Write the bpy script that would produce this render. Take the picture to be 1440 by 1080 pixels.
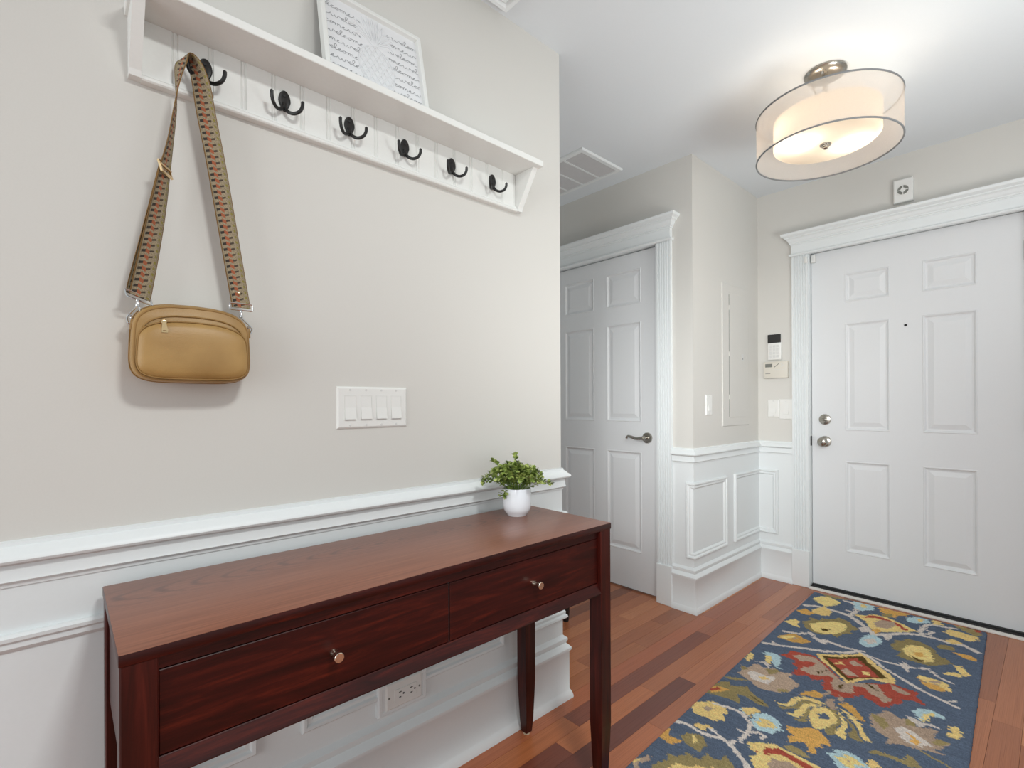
import bpy, bmesh, math, random
import numpy as np
from mathutils import Vector, Matrix
random.seed(7)
for o in list(bpy.data.objects):
    bpy.data.objects.remove(o)
SC = bpy.context.scene
COL = SC.collection
PI = math.pi

# ------------------------------------------------------------------ camera
def make_camera():
    yaw, pitch, roll = 0.83327, 0.0005, -0.0045
    f = Vector((-math.sin(yaw)*math.cos(pitch), math.cos(yaw)*math.cos(pitch), math.sin(pitch)))
    r = Vector((math.cos(yaw), math.sin(yaw), 0))
    u = r.cross(f)
    r2 = r*math.cos(roll) + u*math.sin(roll)
    u2 = -r*math.sin(roll) + u*math.cos(roll)
    cam = bpy.data.cameras.new('camera')
    ob = bpy.data.objects.new('camera', cam)
    COL.objects.link(ob)
    m = Matrix((r2, u2, -f)).transposed().to_4x4()
    m.translation = Vector((1.3008, 0.0, 1.1434))
    ob.matrix_world = m
    cam.sensor_width = 36.0
    cam.lens = 695.44/1440*36.0
    cam.shift_y = (567.62-540)/1440
    cam.clip_start = 0.02
    SC.camera = ob
make_camera()

# ------------------------------------------------------------------ light
L_WORLD, L_PANEL, L_BACK, L_UP, L_BULB, L_FLASH = 0.62, 28, 46, 13, 27, 3.0
SC.view_settings.view_transform = 'Standard'
SC.view_settings.look = 'None'
SC.view_settings.gamma = 1.0
SC.view_settings.use_curve_mapping = False
SC.view_settings.exposure = 0.0
W = bpy.data.worlds.new('world')
SC.world = W
W.use_nodes = True
W.node_tree.nodes['Background'].inputs[0].default_value = (0.92, 0.985, 1.0, 1)
W.node_tree.nodes['Background'].inputs[1].default_value = L_WORLD

def area(name, loc, target, sx, sy, power, color=(1, 1, 1)):
    L = bpy.data.lights.new(name, 'AREA')
    L.shape = 'RECTANGLE'; L.size = sx; L.size_y = sy
    L.energy = power; L.color = color
    o = bpy.data.objects.new(name, L); COL.objects.link(o)
    o.location = loc
    d = Vector(target)-Vector(loc)
    o.rotation_euler = d.to_track_quat('-Z', 'Y').to_euler()
    return o
# ceiling light of the room over the photographer, added fill from behind the camera and an added uplight for the ceiling
area('ceiling_panel_light', (1.70, 0.48, 2.47), (1.70, 0.48, 0), 0.30, 0.30, L_PANEL, (0.97, 1.0, 0.98))
area('back_fill_light', (1.3, -3.0, 1.5), (0.8, 3.0, 1.4), 2.4, 1.8, L_BACK, (0.96, 0.99, 1.0))  # soft fill added behind the camera; no window is built here
fl_ = area('photo_flash', (1.45, -0.60, 1.65), (-0.10, 3.0, 0.95), 0.6, 0.6, L_FLASH, (0.98, 1.0, 0.99))
fl_.data.spread = math.radians(36)
up_ = area('ceiling_fill_uplight', (1.95, 1.70, 1.0), (0.70, 2.1, 2.5), 0.9, 0.9, L_UP, (0.96, 1.0, 0.98))  # unseen uplight added beside the entry to brighten the ceiling
up_.data.spread = math.radians(115)

# ------------------------------------------------------------------ materials
def lin(c):
    return tuple(((v/255)/12.92 if v/255 <= .04045 else ((v/255+.055)/1.055)**2.4) for v in c)
MATS = {}
class NT:
    def __init__(s, name):
        s.m = bpy.data.materials.new(name); s.m.use_nodes = True
        s.t = s.m.node_tree; s.n = s.t.nodes; s.l = s.t.links
        s.b = s.n['Principled BSDF']; s.out = s.n['Material Output']
    def node(s, typ, **kw):
        n = s.n.new(typ)
        for k, v in kw.items():
            if k.startswith('_'): setattr(n, k[1:], v)
            else: n.inputs[k.replace('_', ' ')].default_value = v
        return n
    def link(s, a, ao, b, bi): s.l.new(a.outputs[ao], b.inputs[bi])
    def math(s, op, a, b=None):
        n = s.n.new('ShaderNodeMath'); n.operation = op
        for i, v in enumerate((a, b)):
            if v is None: continue
            if isinstance(v, (int, float)): n.inputs[i].default_value = v
            else: s.l.new(v, n.inputs[i])
        return n.outputs[0]
    def ramp(s, fac, stops):
        n = s.n.new('ShaderNodeValToRGB'); e = n.color_ramp.elements
        while len(e) < len(stops): e.new(.5)
        for q, (p, c) in zip(e, stops):
            q.position = p; q.color = (*c, 1)
        s.l.new(fac, n.inputs[0]); return n.outputs[0]
    def mix(s, fac, a, b):
        n = s.n.new('ShaderNodeMix'); n.data_type = 'RGBA'
        for i, v in ((0, fac), (6, a), (7, b)):
            if isinstance(v, (int, float)): n.inputs[i].default_value = v
            elif isinstance(v, tuple): n.inputs[i].default_value = (*v, 1)
            else: s.l.new(v, n.inputs[i])
        return n.outputs[2]
    def bump(s, h, strength=.2, dist=.002):
        n = s.n.new('ShaderNodeBump'); n.inputs['Strength'].default_value = strength; n.inputs['Distance'].default_value = dist
        s.l.new(h, n.inputs['Height']); s.l.new(n.outputs[0], s.b.inputs['Normal'])
    def coord(s, scale, kind='Object'):
        c = s.n.new('ShaderNodeTexCoord'); mp = s.n.new('ShaderNodeMapping')
        mp.inputs['Scale'].default_value = scale
        s.l.new(c.outputs[kind], mp.inputs[0]); return mp.outputs[0]
    def noise(s, vec, scale, detail=4, rough=.5, dist=0):
        n = s.n.new('ShaderNodeTexNoise'); n.inputs['Scale'].default_value = scale
        n.inputs['Detail'].default_value = detail; n.inputs['Roughness'].default_value = rough; n.inputs['Distortion'].default_value = dist
        s.l.new(vec, n.inputs['Vector']); return n.outputs['Fac']

def plain(name, rgb, rough=.5, metal=0, bump=None, spec=None, var=0.0):
    k = NT(name)
    c = lin(rgb)
    k.b.inputs['Roughness'].default_value = rough
    k.b.inputs['Metallic'].default_value = metal
    if spec is not None: k.b.inputs['Specular IOR Level'].default_value = spec
    v = k.coord((1, 1, 1))
    f = k.noise(v, bump[0] if bump else 30, 3)
    lo = tuple(x*(1-var) for x in c); hi = tuple(min(1, x*(1+var)) for x in c)
    col = k.ramp(f, [(.3, lo), (.7, hi)])
    k.l.new(col, k.b.inputs['Base Color'])
    if bump: k.bump(f, bump[1], bump[2])
    MATS[name] = k.m
    return k.m
M_WALL = plain('wall_paint', (213, 211, 206), .75, bump=(260, .06, .001), spec=.25, var=.008)
M_CEIL = plain('ceiling_paint', (222, 227, 231), .85, bump=(200, .05, .001), spec=.2, var=.006)
M_TRIM = plain('white_trim_paint', (229, 233, 234), .38, bump=(120, .03, .0006), spec=.4, var=.006)
M_DOOR = plain('white_door_paint', (225, 227, 229), .42, bump=(150, .03, .0006), spec=.4, var=.006)
M_SHELF = plain('shelf_white_paint', (230, 231, 228), .45, bump=(140, .03, .0005), var=.01)
M_PLAST = plain('white_plastic', (230, 230, 227), .35, var=.004)
M_CREAM = plain('cream_plastic', (216, 211, 200), .45, var=.004)
M_KEY = plain('grey_key_plastic', (214, 214, 212), .45, var=.004)
M_LCD = plain('grey_display', (120, 122, 116), .25, var=.01)
M_DARKSCREEN = plain('dark_display', (42, 42, 42), .2, var=.02)
M_BLACK = plain('black_iron', (20, 20, 21), .42, bump=(400, .1, .0005), var=.15)
M_RUBBER = plain('black_rubber', (30, 30, 31), .7, var=.1)
M_NICKEL = plain('brushed_nickel', (176, 172, 164), .24, 1.0, var=.04)
M_CHROME = plain('polished_chrome', (214, 214, 214), .12, 1.0, var=.02)
M_GOLD = plain('pale_gold_metal', (226, 196, 150), .2, 1.0, var=.03)
M_KNOB = plain('satin_knob_metal', (226, 214, 196), .2, 1.0, var=.03)
M_GREYTRIM = plain('grey_shade_trim', (120, 122, 124), .5, var=.05)
M_CERAMIC = plain('white_ceramic', (232, 235, 241), .22, var=.004)
M_SOIL = plain('dark_soil', (40, 30, 22), .9, bump=(150, .6, .004), var=.3)
M_STEM = plain('plant_stem', (112, 136, 62), .6, var=.15)
M_PSTEM = plain('pale_plant_stem', (206, 214, 168), .6, var=.05)
M_DUSK = plain('dusky_leaf_tip', (92, 96, 76), .6, var=.15)
M_SLOT = plain('dark_slot', (35, 35, 35), .6, var=.05)
M_SILL = plain('white_sill_paint', (226, 222, 216), .5, bump=(90, .1, .001), var=.03)
M_INK = plain('grey_printed_script', (138, 139, 142), .7, var=.03)
M_ART = plain('white_art_board', (228, 229, 231), .6, bump=(500, .1, .0005), var=.01)
M_GRILLE = plain('vent_grey_paint', (205, 205, 206), .5, var=.02)
M_PADFELT = plain('felt_pad', (196, 178, 150), .9, var=.05)

def leather():
    k = NT('tan_leather'); v = k.coord((1, 1, 1))
    f = k.noise(v, 9, 3); c = k.ramp(f, [(.3, lin((154, 119, 68))), (.7, lin((178, 142, 86)))])
    k.l.new(c, k.b.inputs['Base Color']); k.b.inputs['Roughness'].default_value = .45
    vo = k.node('ShaderNodeTexVoronoi', Scale=420.0); k.l.new(v, vo.inputs['Vector'])
    k.bump(vo.outputs['Distance'], .25, .0006); return k.m
M_LEATHER = leather()
M_PIPING = plain('tan_leather_piping', (150, 114, 60), .5, var=.08)

def strap_mat():
    k = NT('woven_strap_fabric')
    uv = k.n.new('ShaderNodeUVMap'); uv.uv_map = 'UVMap'
    sp = k.n.new('ShaderNodeSeparateXYZ'); k.l.new(uv.outputs[0], sp.inputs[0])
    u, w = sp.outputs[0], sp.outputs[1]
    def band(x, a, b):
        return k.math('MULTIPLY', k.math('GREATER_THAN', x, a), k.math('LESS_THAN', x, b))
    def frac(per, sk):   # repeat along the strap, slanted across it
        t = k.math('ADD', k.math('DIVIDE', w, per), k.math('MULTIPLY', u, sk))
        return k.math('FRACT', t)
    nz = k.noise(k.coord((1, 1, 1)), 900, 2)
    base = k.ramp(nz, [(.35, lin((120, 108, 86))), (.65, lin((172, 157, 130)))])
    f1 = frac(.0125, 1.2); f2 = frac(.0125, -1.2)
    dark = k.math('MULTIPLY', band(u, .10, .34), band(f1, .05, .50))
    c = k.mix(dark, base, lin((56, 50, 44)))
    orange = k.math('MULTIPLY', band(u, .30, .50), band(f2, .15, .78))
    c = k.mix(orange, c, lin((158, 90, 60)))
    dark2 = k.math('MULTIPLY', band(u, .50, .70), band(f1, .30, .62))
    c = k.mix(dark2, c, lin((74, 62, 52)))
    olive = k.math('MULTIPLY', band(u, .80, .90), band(f2, .2, .6))
    c = k.mix(olive, c, lin((138, 128, 62)))
    edge = k.math('ADD', k.math('LESS_THAN', u, .05), k.math('GREATER_THAN', u, .97))
    c = k.mix(edge, c, lin((128, 96, 52)))
    k.l.new(c, k.b.inputs['Base Color']); k.b.inputs['Roughness'].default_value = .9
    k.bump(nz, .5, .0008); return k.m
M_STRAP = strap_mat()

def wood_table(name, dark, mid, lite, rough, streak, scale=1.0, coat=0.0, axis='Y'):
    k = NT(name)
    s = (30*scale, 2.6*scale, 30*scale) if axis == 'Y' else (30*scale, 30*scale, 2.2*scale)
    v = k.coord(s)
    n1 = k.noise(v, 1.5, 8, .68, .9)
    v2 = k.coord((190, 7, 190) if axis == 'Y' else (190, 190, 7)); n2 = k.noise(v2, 1.0, 3, .5)
    c = k.ramp(n1, [(.30, lin(dark)), (.52, lin(mid)), (.75, lin(lite))])
    g = k.ramp(n2, [(.35, (0, 0, 0)), (.6, (1, 1, 1))])
    d = tuple(x*streak for x in lin(mid))
    c2 = k.mix(k.math('MULTIPLY', k.math('SUBTRACT', 1.0, g), .45), c, d)
    k.l.new(c2, k.b.inputs['Base Color'])
    k.b.inputs['Roughness'].default_value = rough
    k.b.inputs['Coat Weight'].default_value = coat
    k.b.inputs['Specular IOR Level'].default_value = .32
    k.b.inputs['Coat Roughness'].default_value = .22
    k.bump(n2, .10, .0006)
    return k
def tabletop_mat():
    k = NT('stained_table_top')
    # flat-sawn grain: stretched rings give the cathedral figure down the middle of the board
    v = k.coord((1, 1, 1))
    mp = k.n.new('ShaderNodeMapping'); mp.inputs['Scale'].default_value = (1.0, .16, 1.0); mp.inputs['Location'].default_value = (.085, -.012, 0)
    c0 = k.n.new('ShaderNodeTexCoord'); k.l.new(c0.outputs['Object'], mp.inputs[0])
    wv = k.node('ShaderNodeTexWave', Scale=34.0, Distortion=2.2, Detail=2.0, Detail_Scale=1.5)
    wv.wave_type = 'RINGS'; wv.rings_direction = 'Z'
    k.l.new(mp.outputs[0], wv.inputs['Vector'])
    v2 = k.coord((150, 5, 150)); n2 = k.noise(v2, 1.0, 4, .6)
    n3 = k.noise(k.coord((4, 1.2, 4)), 1.5, 3)
    base = k.ramp(n2, [(.3, lin((112, 66, 48))), (.7, lin((142, 90, 68)))])
    rg = k.ramp(wv.outputs['Fac'], [(.0, (1, 1, 1)), (.30, (0, 0, 0))])
    # the figure runs down the board's heart, fading to straight grain
    sx = k.n.new('ShaderNodeSeparateXYZ'); k.l.new(v, sx.inputs[0])
    heart = k.math('SUBTRACT', 1.0, k.math('MINIMUM', 1.0, k.math('MULTIPLY', k.math('ABSOLUTE', k.math('SUBTRACT', sx.outputs[0], -.085)), 13.0)))
    fac = k.math('MULTIPLY', k.math('MULTIPLY', rg, heart), .95)
    c = k.mix(fac, base, lin((78, 44, 33)))
    c = k.mix(k.math('MULTIPLY', n3, .25), c, lin((152, 96, 72)))
    k.l.new(c, k.b.inputs['Base Color']); k.b.inputs['Roughness'].default_value = .36
    k.b.inputs['Coat Weight'].default_value = .25; k.b.inputs['Coat Roughness'].default_value = .3
    k.bump(n2, .1, .0005)
    return k.m
M_TTOP = tabletop_mat()
M_TWOOD = wood_table('dark_cherry_wood', (30, 5, 3), (60, 13, 8), (104, 34, 18), .34, .5, coat=.0).m
M_TLEG = wood_table('dark_cherry_leg', (32, 9, 6), (64, 18, 12), (92, 32, 22), .34, .5, coat=.0, axis='Z').m

def floor_mat():
    k = NT('cherry_floorboard')
    oi = k.n.new('ShaderNodeObjectInfo')
    v = k.coord((20, 1.0, 1)); 
    ad = k.n.new('ShaderNodeVectorMath'); ad.operation = 'ADD'
    mu = k.n.new('ShaderNodeVectorMath'); mu.operation = 'SCALE'; mu.inputs['Scale'].default_value = 37.0
    cb = k.n.new('ShaderNodeCombineXYZ'); k.l.new(oi.outputs['Random'], cb.inputs[0]); k.l.new(oi.outputs['Random'], cb.inputs[1])
    k.l.new(cb.outputs[0], mu.inputs[0]); k.l.new(v, ad.inputs[0]); k.l.new(mu.outputs[0], ad.inputs[1])
    n1 = k.noise(ad.outputs[0], 2.2, 6, .62, .8)
    c = k.ramp(n1, [(.25, (.62, .58, .56)), (.5, (1, 1, 1)), (.8, (1.22, 1.18, 1.12))])
    mx = k.n.new('ShaderNodeMix'); mx.data_type = 'RGBA'; mx.blend_type = 'MULTIPLY'; mx.inputs[0].default_value = 1
    k.l.new(oi.outputs['Color'], mx.inputs[6]); k.l.new(c, mx.inputs[7])
    k.l.new(mx.outputs[2], k.b.inputs['Base Color'])
    k.b.inputs['Roughness'].default_value = .26
    k.bump(n1, .05, .0006)
    return k.m
M_FLOOR = floor_mat()
M_SUBFLOOR = plain('floor_gap_dark', (60, 30, 20), .8, var=.1)

def leaf_mat():
    k = NT('boxwood_leaf')
    n = k.noise(k.coord((1, 1, 1)), 55, 2)
    g = k.n.new('ShaderNodeNewGeometry')
    f = k.math('ADD', k.math('MULTIPLY', n, .5), k.math('MULTIPLY', g.outputs['Random Per Island'], .5))
    c = k.ramp(f, [(.25, lin((94, 116, 46))), (.5, lin((130, 148, 70))), (.75, lin((170, 182, 104)))])
    k.l.new(c, k.b.inputs['Base Color']); k.b.inputs['Roughness'].default_value = .5
    return k.m
M_LEAF = leaf_mat()

def rug_mat():
    k = NT('wool_pile')
    a = k.n.new('ShaderNodeAttribute'); a.attribute_name = 'Col'
    v = k.coord((1, 1, 1)); n = k.noise(v, 420, 3, .7)
    n2 = k.noise(k.coord((6, 60, 1)), 3, 3)
    mlt = k.ramp(n, [(.3, (.66, .66, .68)), (.7, (1.22, 1.22, 1.2))])
    m2 = k.ramp(n2, [(.3, (.88, .88, .90)), (.7, (1.1, 1.1, 1.08))])
    def mul(x, y):
        mx = k.n.new('ShaderNodeMix'); mx.data_type = 'RGBA'; mx.blend_type = 'MULTIPLY'; mx.inputs[0].default_value = 1
        k.l.new(x, mx.inputs[6]); k.l.new(y, mx.inputs[7]); return mx.outputs[2]
    k.l.new(mul(mul(a.outputs['Color'], mlt), m2), k.b.inputs['Base Color'])
    k.b.inputs['Roughness'].default_value = .95; k.b.inputs['Specular IOR Level'].default_value = .1
    k.bump(n, .7, .003)
    return k.m
M_RUG = rug_mat()

def fabric_shade(name, rgb, transp, transl):
    k = NT(name); k.n.remove(k.b)
    tr = k.n.new('ShaderNodeBsdfTransparent')
    tl = k.n.new('ShaderNodeBsdfTranslucent'); tl.inputs[0].default_value = (*lin(rgb), 1)
    df = k.n.new('ShaderNodeBsdfDiffuse'); df.inputs[0].default_value = (*lin(rgb), 1)
    m1 = k.n.new('ShaderNodeMixShader'); m1.inputs[0].default_value = transl
    k.l.new(df.outputs[0], m1.inputs[1]); k.l.new(tl.outputs[0], m1.inputs[2])
    m2 = k.n.new('ShaderNodeMixShader'); m2.inputs[0].default_value = transp
    if transp > .1:
        n = k.noise(k.coord((1, 1, 1)), 900, 1); k.l.new(k.math('ADD', k.math('MULTIPLY', n, .2), transp-.1), m2.inputs[0])
    k.l.new(m1.outputs[0], m2.inputs[1]); k.l.new(tr.outputs[0], m2.inputs[2])
    k.l.new(m2.outputs[0], k.out.inputs[0]); return k.m
M_SHEER = fabric_shade('sheer_organza', (240, 230, 220), .42, .5)
M_INNER = fabric_shade('inner_linen_shade', (218, 206, 190), .0, .8)
M_DIFF = fabric_shade('frosted_glass_diffuser', (226, 216, 202), .0, .85)
def emis(name, rgb, st):
    k = NT(name); e = k.n.new('ShaderNodeEmission'); e.inputs[0].default_value = (*lin(rgb), 1); e.inputs[1].default_value = st
    k.l.new(e.outputs[0], k.out.inputs[0]); return k.m
M_BULB = emis('lamp_bulb_glow', (255, 240, 222), L_BULB)

# ------------------------------------------------------------------ helpers
ORIG = {}
def link(name, bm, mat, parent=None, smooth=False, kind=None, label=None, uv=False):
    base = Vector(ORIG.get(parent.name, (0, 0, 0))) if parent else Vector((0, 0, 0))
    bmesh.ops.recalc_face_normals(bm, faces=bm.faces[:]) if not uv else None
    me = bpy.data.meshes.new(name)
    if parent: bmesh.ops.translate(bm, verts=bm.verts[:], vec=-base)
    if smooth:
        for f in bm.faces: f.smooth = True
        for e in bm.edges:
            if len(e.link_faces) == 2 and e.calc_face_angle(0) > math.radians(38): e.smooth = False
    bm.to_mesh(me); bm.free()
    me.materials.append(mat)
    o = bpy.data.objects.new(name, me); COL.objects.link(o)
    if parent:
        o.parent = parent; ORIG[o.name] = tuple(base)
    else: ORIG[o.name] = (0, 0, 0)
    if kind: o['kind'] = kind
    if label: o['label'] = label
    return o
def thing(name, label, cat, loc, group=None):
    o = bpy.data.objects.new(name, None); COL.objects.link(o)
    o.empty_display_size = .05
    o.location = loc; ORIG[o.name] = tuple(loc)
    o['label'] = label; o['category'] = cat
    if group: o['group'] = group
    return o
def struct_root(name, loc=(0, 0, 0)):
    o = bpy.data.objects.new(name, None); COL.objects.link(o); o.location = loc; ORIG[o.name] = tuple(loc)
    o['kind'] = 'structure'; return o
def struct(name, bm, mat, parent=None, smooth=False):
    return link(name, bm, mat, parent, smooth, None if parent else 'structure')
def dup(o, off, parent=None):
    c = o.copy(); COL.objects.link(c); c.parent = parent if parent else o.parent
    c.location = Vector(o.location)+Vector(off)
    ORIG[c.name] = tuple(Vector(ORIG[o.name])+Vector(off)); return c

def B(): return bmesh.new()
def box(bm, x0, x1, y0, y1, z0, z1, bev=0, seg=2):
    vs = [bm.verts.new((x, y, z)) for x in (x0, x1) for y in (y0, y1) for z in (z0, z1)]
    fs = [bm.faces.new([vs[i] for i in q]) for q in ((0, 1, 3, 2), (4, 6, 7, 5), (0, 4, 5, 1), (2, 3, 7, 6), (0, 2, 6, 4), (1, 5, 7, 3))]
    bmesh.ops.recalc_face_normals(bm, faces=fs)
    if bev:
        es = list({e for f in fs for e in f.edges})
        bmesh.ops.bevel(bm, geom=es, offset=bev, segments=seg, affect='EDGES', profile=.5)
    return bm
def bx(*a, **k): return box(B(), *a, **k)
def loft(bm, rings, closed=True, caps=True):
    R = [[bm.verts.new(p) for p in r] for r in rings]
    n = len(R[0])
    for a, b in zip(R, R[1:]):
        for i in range(n if closed else n-1):
            j = (i+1) % n
            bm.faces.new((a[i], a[j], b[j], b[i]))
    if caps and closed:
        bm.faces.new(R[0][::-1]); bm.faces.new(R[-1])
    return R
def lathe(bm, center, axis, prof, n=32, caps=True):
    """prof: list of (radius, height along axis)"""
    ax = Vector(axis).normalized(); c = Vector(center)
    t = Vector((0, 0, 1)) if abs(ax.z) < .9 else Vector((1, 0, 0))
    u = ax.cross(t).normalized(); v = ax.cross(u)
    rings = []
    for r, h in prof:
        r = max(r, 1e-5)
        rings.append([c+ax*h+(u*math.cos(2*PI*k/n)+v*math.sin(2*PI*k/n))*r for k in range(n)])
    loft(bm, rings, True, caps); return bm
def crom(pts, sub=6, closed=False):
    P = [Vector(p) for p in pts]; out = []
    n = len(P)
    rng = range(n) if closed else range(n-1)
    for i in rng:
        p0 = P[(i-1) % n] if closed or i > 0 else P[0]
        p1 = P[i]; p2 = P[(i+1) % n]
        p3 = P[(i+2) % n] if closed or i+2 < n else P[-1]
        for s in range(sub):
            t = s/sub
            out.append(.5*((2*p1)+(-p0+p2)*t+(2*p0-5*p1+4*p2-p3)*t*t+(-p0+3*p1-3*p2+p3)*t**3))
    if not closed: out.append(P[-1])
    return out
def tube(bm, pts, rad, n=8, closed=False, caps=True):
    P = [Vector(p) for p in pts]; m = len(P)
    R = rad if isinstance(rad, (list, tuple)) else [rad]*m
    rings = []; prev = None
    for i in range(m):
        if closed: t = (P[(i+1) % m]-P[i-1])
        else: t = P[min(i+1, m-1)]-P[max(i-1, 0)]
        t = t.normalized() if t.length > 1e-9 else Vector((0, 0, 1))
        if prev is None:
            a = Vector((0, 0, 1)) if abs(t.z) < .9 else Vector((1, 0, 0))
            u = t.cross(a).normalized()
        else:
            u = (prev-t*prev.dot(t)).normalized()
        prev = u; v = t.cross(u)
        rings.append([P[i]+(u*math.cos(2*PI*k/n)+v*math.sin(2*PI*k/n))*R[i] for k in range(n)])
    if closed:
        rings.append(rings[0]); loft(bm, rings, True, False)
        bmesh.ops.remove_doubles(bm, verts=bm.verts[:], dist=1e-6)
    else: loft(bm, rings, True, caps)
    return bm
def sweep(bm, path, prof, cap=True):
    """path: 2-D polyline; prof: (distance to the path's right, z); mitred corners."""
    P = [Vector((p[0], p[1])) for p in path]; n = len(P)
    nor = []
    for i in range(n-1):
        d = (P[i+1]-P[i]).normalized(); nor.append(Vector((d.y, -d.x)))
    rings = []
    for i in range(n):
        if i == 0: m = nor[0]
        elif i == n-1: m = nor[-1]
        else:
            a, b = nor[i-1], nor[i]; m = (a+b)/(1+a.dot(b))
        rings.append([(P[i].x+m.x*d, P[i].y+m.y*d, z) for d, z in prof])
    loft(bm, rings, True, cap); return bm
def frame3(bm, o, u, v, n, u0, u1, v0, v1, prof, cap=False):
    """mitred rectangular moulding: prof = (inset from the outer edge, height along n)"""
    o, u, v, n = Vector(o), Vector(u), Vector(v), Vector(n)
    L = []
    for s, d in prof:
        L.append([bm.verts.new(o+u*a+v*b+n*d) for a, b in ((u0+s, v0+s), (u1-s, v0+s), (u1-s, v1-s), (u0+s, v1-s))])
    for a, b in zip(L, L[1:]):
        for i in range(4):
            j = (i+1) % 4
            bm.faces.new((a[i], a[j], b[j], b[i]))
    if cap: bm.faces.new(L[-1])
    return bm
def half_frame(bm, o, u, n, u0, uc, sg, v0, v1, prof):
    """the half of a box moulding that turns a wall corner at uc (sg=+1 outer, -1 inner corner)"""
    o, u, n = Vector(o), Vector(u), Vector(n); z = Vector((0, 0, 1)); L = []
    dirn = 1 if uc > u0 else -1
    for s, d in prof:
        e = uc+dirn*sg*d
        L.append([bm.verts.new(o+u*a+z*b+n*d) for a, b in ((e, v1-s), (u0+dirn*s, v1-s), (u0+dirn*s, v0+s), (e, v0+s))])
    for a, b in zip(L, L[1:]):
        for i in range(3):
            bm.faces.new((a[i], a[i+1], b[i+1], b[i]))
    return bm
def slab(bm, poly, axis, a, b):
    """extrude a 2-D polygon along an axis ('x': poly is (y,z); 'y': (x,z); 'z': (x,y))"""
    f = {'x': lambda p, h: (h, p[0], p[1]), 'y': lambda p, h: (p[0], h, p[1]), 'z': lambda p, h: (p[0], p[1], h)}[axis]
    loft(bm, [[f(p, a) for p in poly], [f(p, b) for p in poly]]); return bm
# ------------------------------------------------------------------ room shell
H = 2.5066; YC = 1.4382; XA = -0.0335; Y2 = 2.549; Y3 = 3.427
struct('wall_left', bx(-.115, 0, -2.2, YC, 0, H), M_WALL)
struct('wall_hall', bx(-2.0, -.115, YC-.115, YC, 0, H), M_WALL)
b = B(); box(b, -2.0, -1.1151, Y2, Y2+.1, 0, H); box(b, -.2484, XA-.1, Y2, Y2+.1, 0, H); box(b, -1.1151, -.2484, Y2, Y2+.1, 2.0786, H)
struct('wall_closet', b, M_WALL)
struct('wall_return', bx(XA-.1, XA, Y2, Y3+.1, 0, H), M_WALL)
b = B(); box(b, XA, .2594, Y3, Y3+.1, 0, H); box(b, 1.2236, 3.0, Y3, Y3+.1, 0, H); box(b, .2594, 1.2236, Y3, Y3+.1, 2.0851, H)
struct('wall_front', b, M_WALL)
struct('ceiling', bx(-2.1, 3.0, -2.2, Y3+.1, H, H+.06), M_CEIL)

# floor: every board in view is its own part, laid along the entry
fl = struct('floor', bx(-2.1, 3.0, -2.2, Y3+.1, -.03, -.007), M_SUBFLOOR)
BW = .0755; X0 = .2365
unit = bx(0, 1, 0, 1, -.007, 0)
ume = bpy.data.meshes.new('floorboard'); unit.to_mesh(ume); unit.free(); ume.materials.append(M_FLOOR)
TONES = [(168, 104, 68), (180, 114, 76), (156, 94, 62), (188, 122, 82), (150, 90, 60), (130, 79, 56), (174, 108, 72), (162, 99, 66)]
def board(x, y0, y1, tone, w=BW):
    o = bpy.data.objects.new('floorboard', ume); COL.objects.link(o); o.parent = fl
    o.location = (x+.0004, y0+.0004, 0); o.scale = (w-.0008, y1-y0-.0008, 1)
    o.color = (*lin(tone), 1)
rr = random.Random(23)
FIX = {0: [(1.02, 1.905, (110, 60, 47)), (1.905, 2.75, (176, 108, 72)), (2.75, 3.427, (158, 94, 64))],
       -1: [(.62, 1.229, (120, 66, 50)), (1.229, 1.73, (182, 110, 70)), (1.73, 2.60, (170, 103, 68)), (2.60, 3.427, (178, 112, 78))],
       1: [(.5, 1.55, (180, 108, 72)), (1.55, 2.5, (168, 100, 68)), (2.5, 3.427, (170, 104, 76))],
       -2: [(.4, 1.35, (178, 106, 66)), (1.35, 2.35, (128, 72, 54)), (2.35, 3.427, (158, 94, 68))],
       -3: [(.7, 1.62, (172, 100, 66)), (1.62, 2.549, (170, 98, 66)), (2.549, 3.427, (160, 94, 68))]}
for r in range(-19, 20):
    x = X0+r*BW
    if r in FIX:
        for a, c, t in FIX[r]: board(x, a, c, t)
        y = None
        continue
    y = .35+rr.random()*.4; y0 = .2
    end = Y3 if x > XA-BW else Y2+.05
    while y0 < end-.001:
        y1 = min(end, y)
        if end-y1 < .2: y1 = end
        t = rr.choice(TONES); board(x, y0, y1, t)
        y0 = y1; y = y1+.45+rr.random()*.65
b = B()
for r in range(-31, 37):
    x = X0+r*BW
    segs = [(-2.2, .2)] if -19 <= r < 20 else [(-2.2, Y3 if r > 0 else Y2+.05)]
    for a, c in segs: box(b, x+.0004, x+BW-.0004, a, c, -.007, -.0002)
o = link('far_floorboards', b, M_FLOOR, fl, kind='stuff'); o.color = (*lin((160, 94, 66)), 1)

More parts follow.
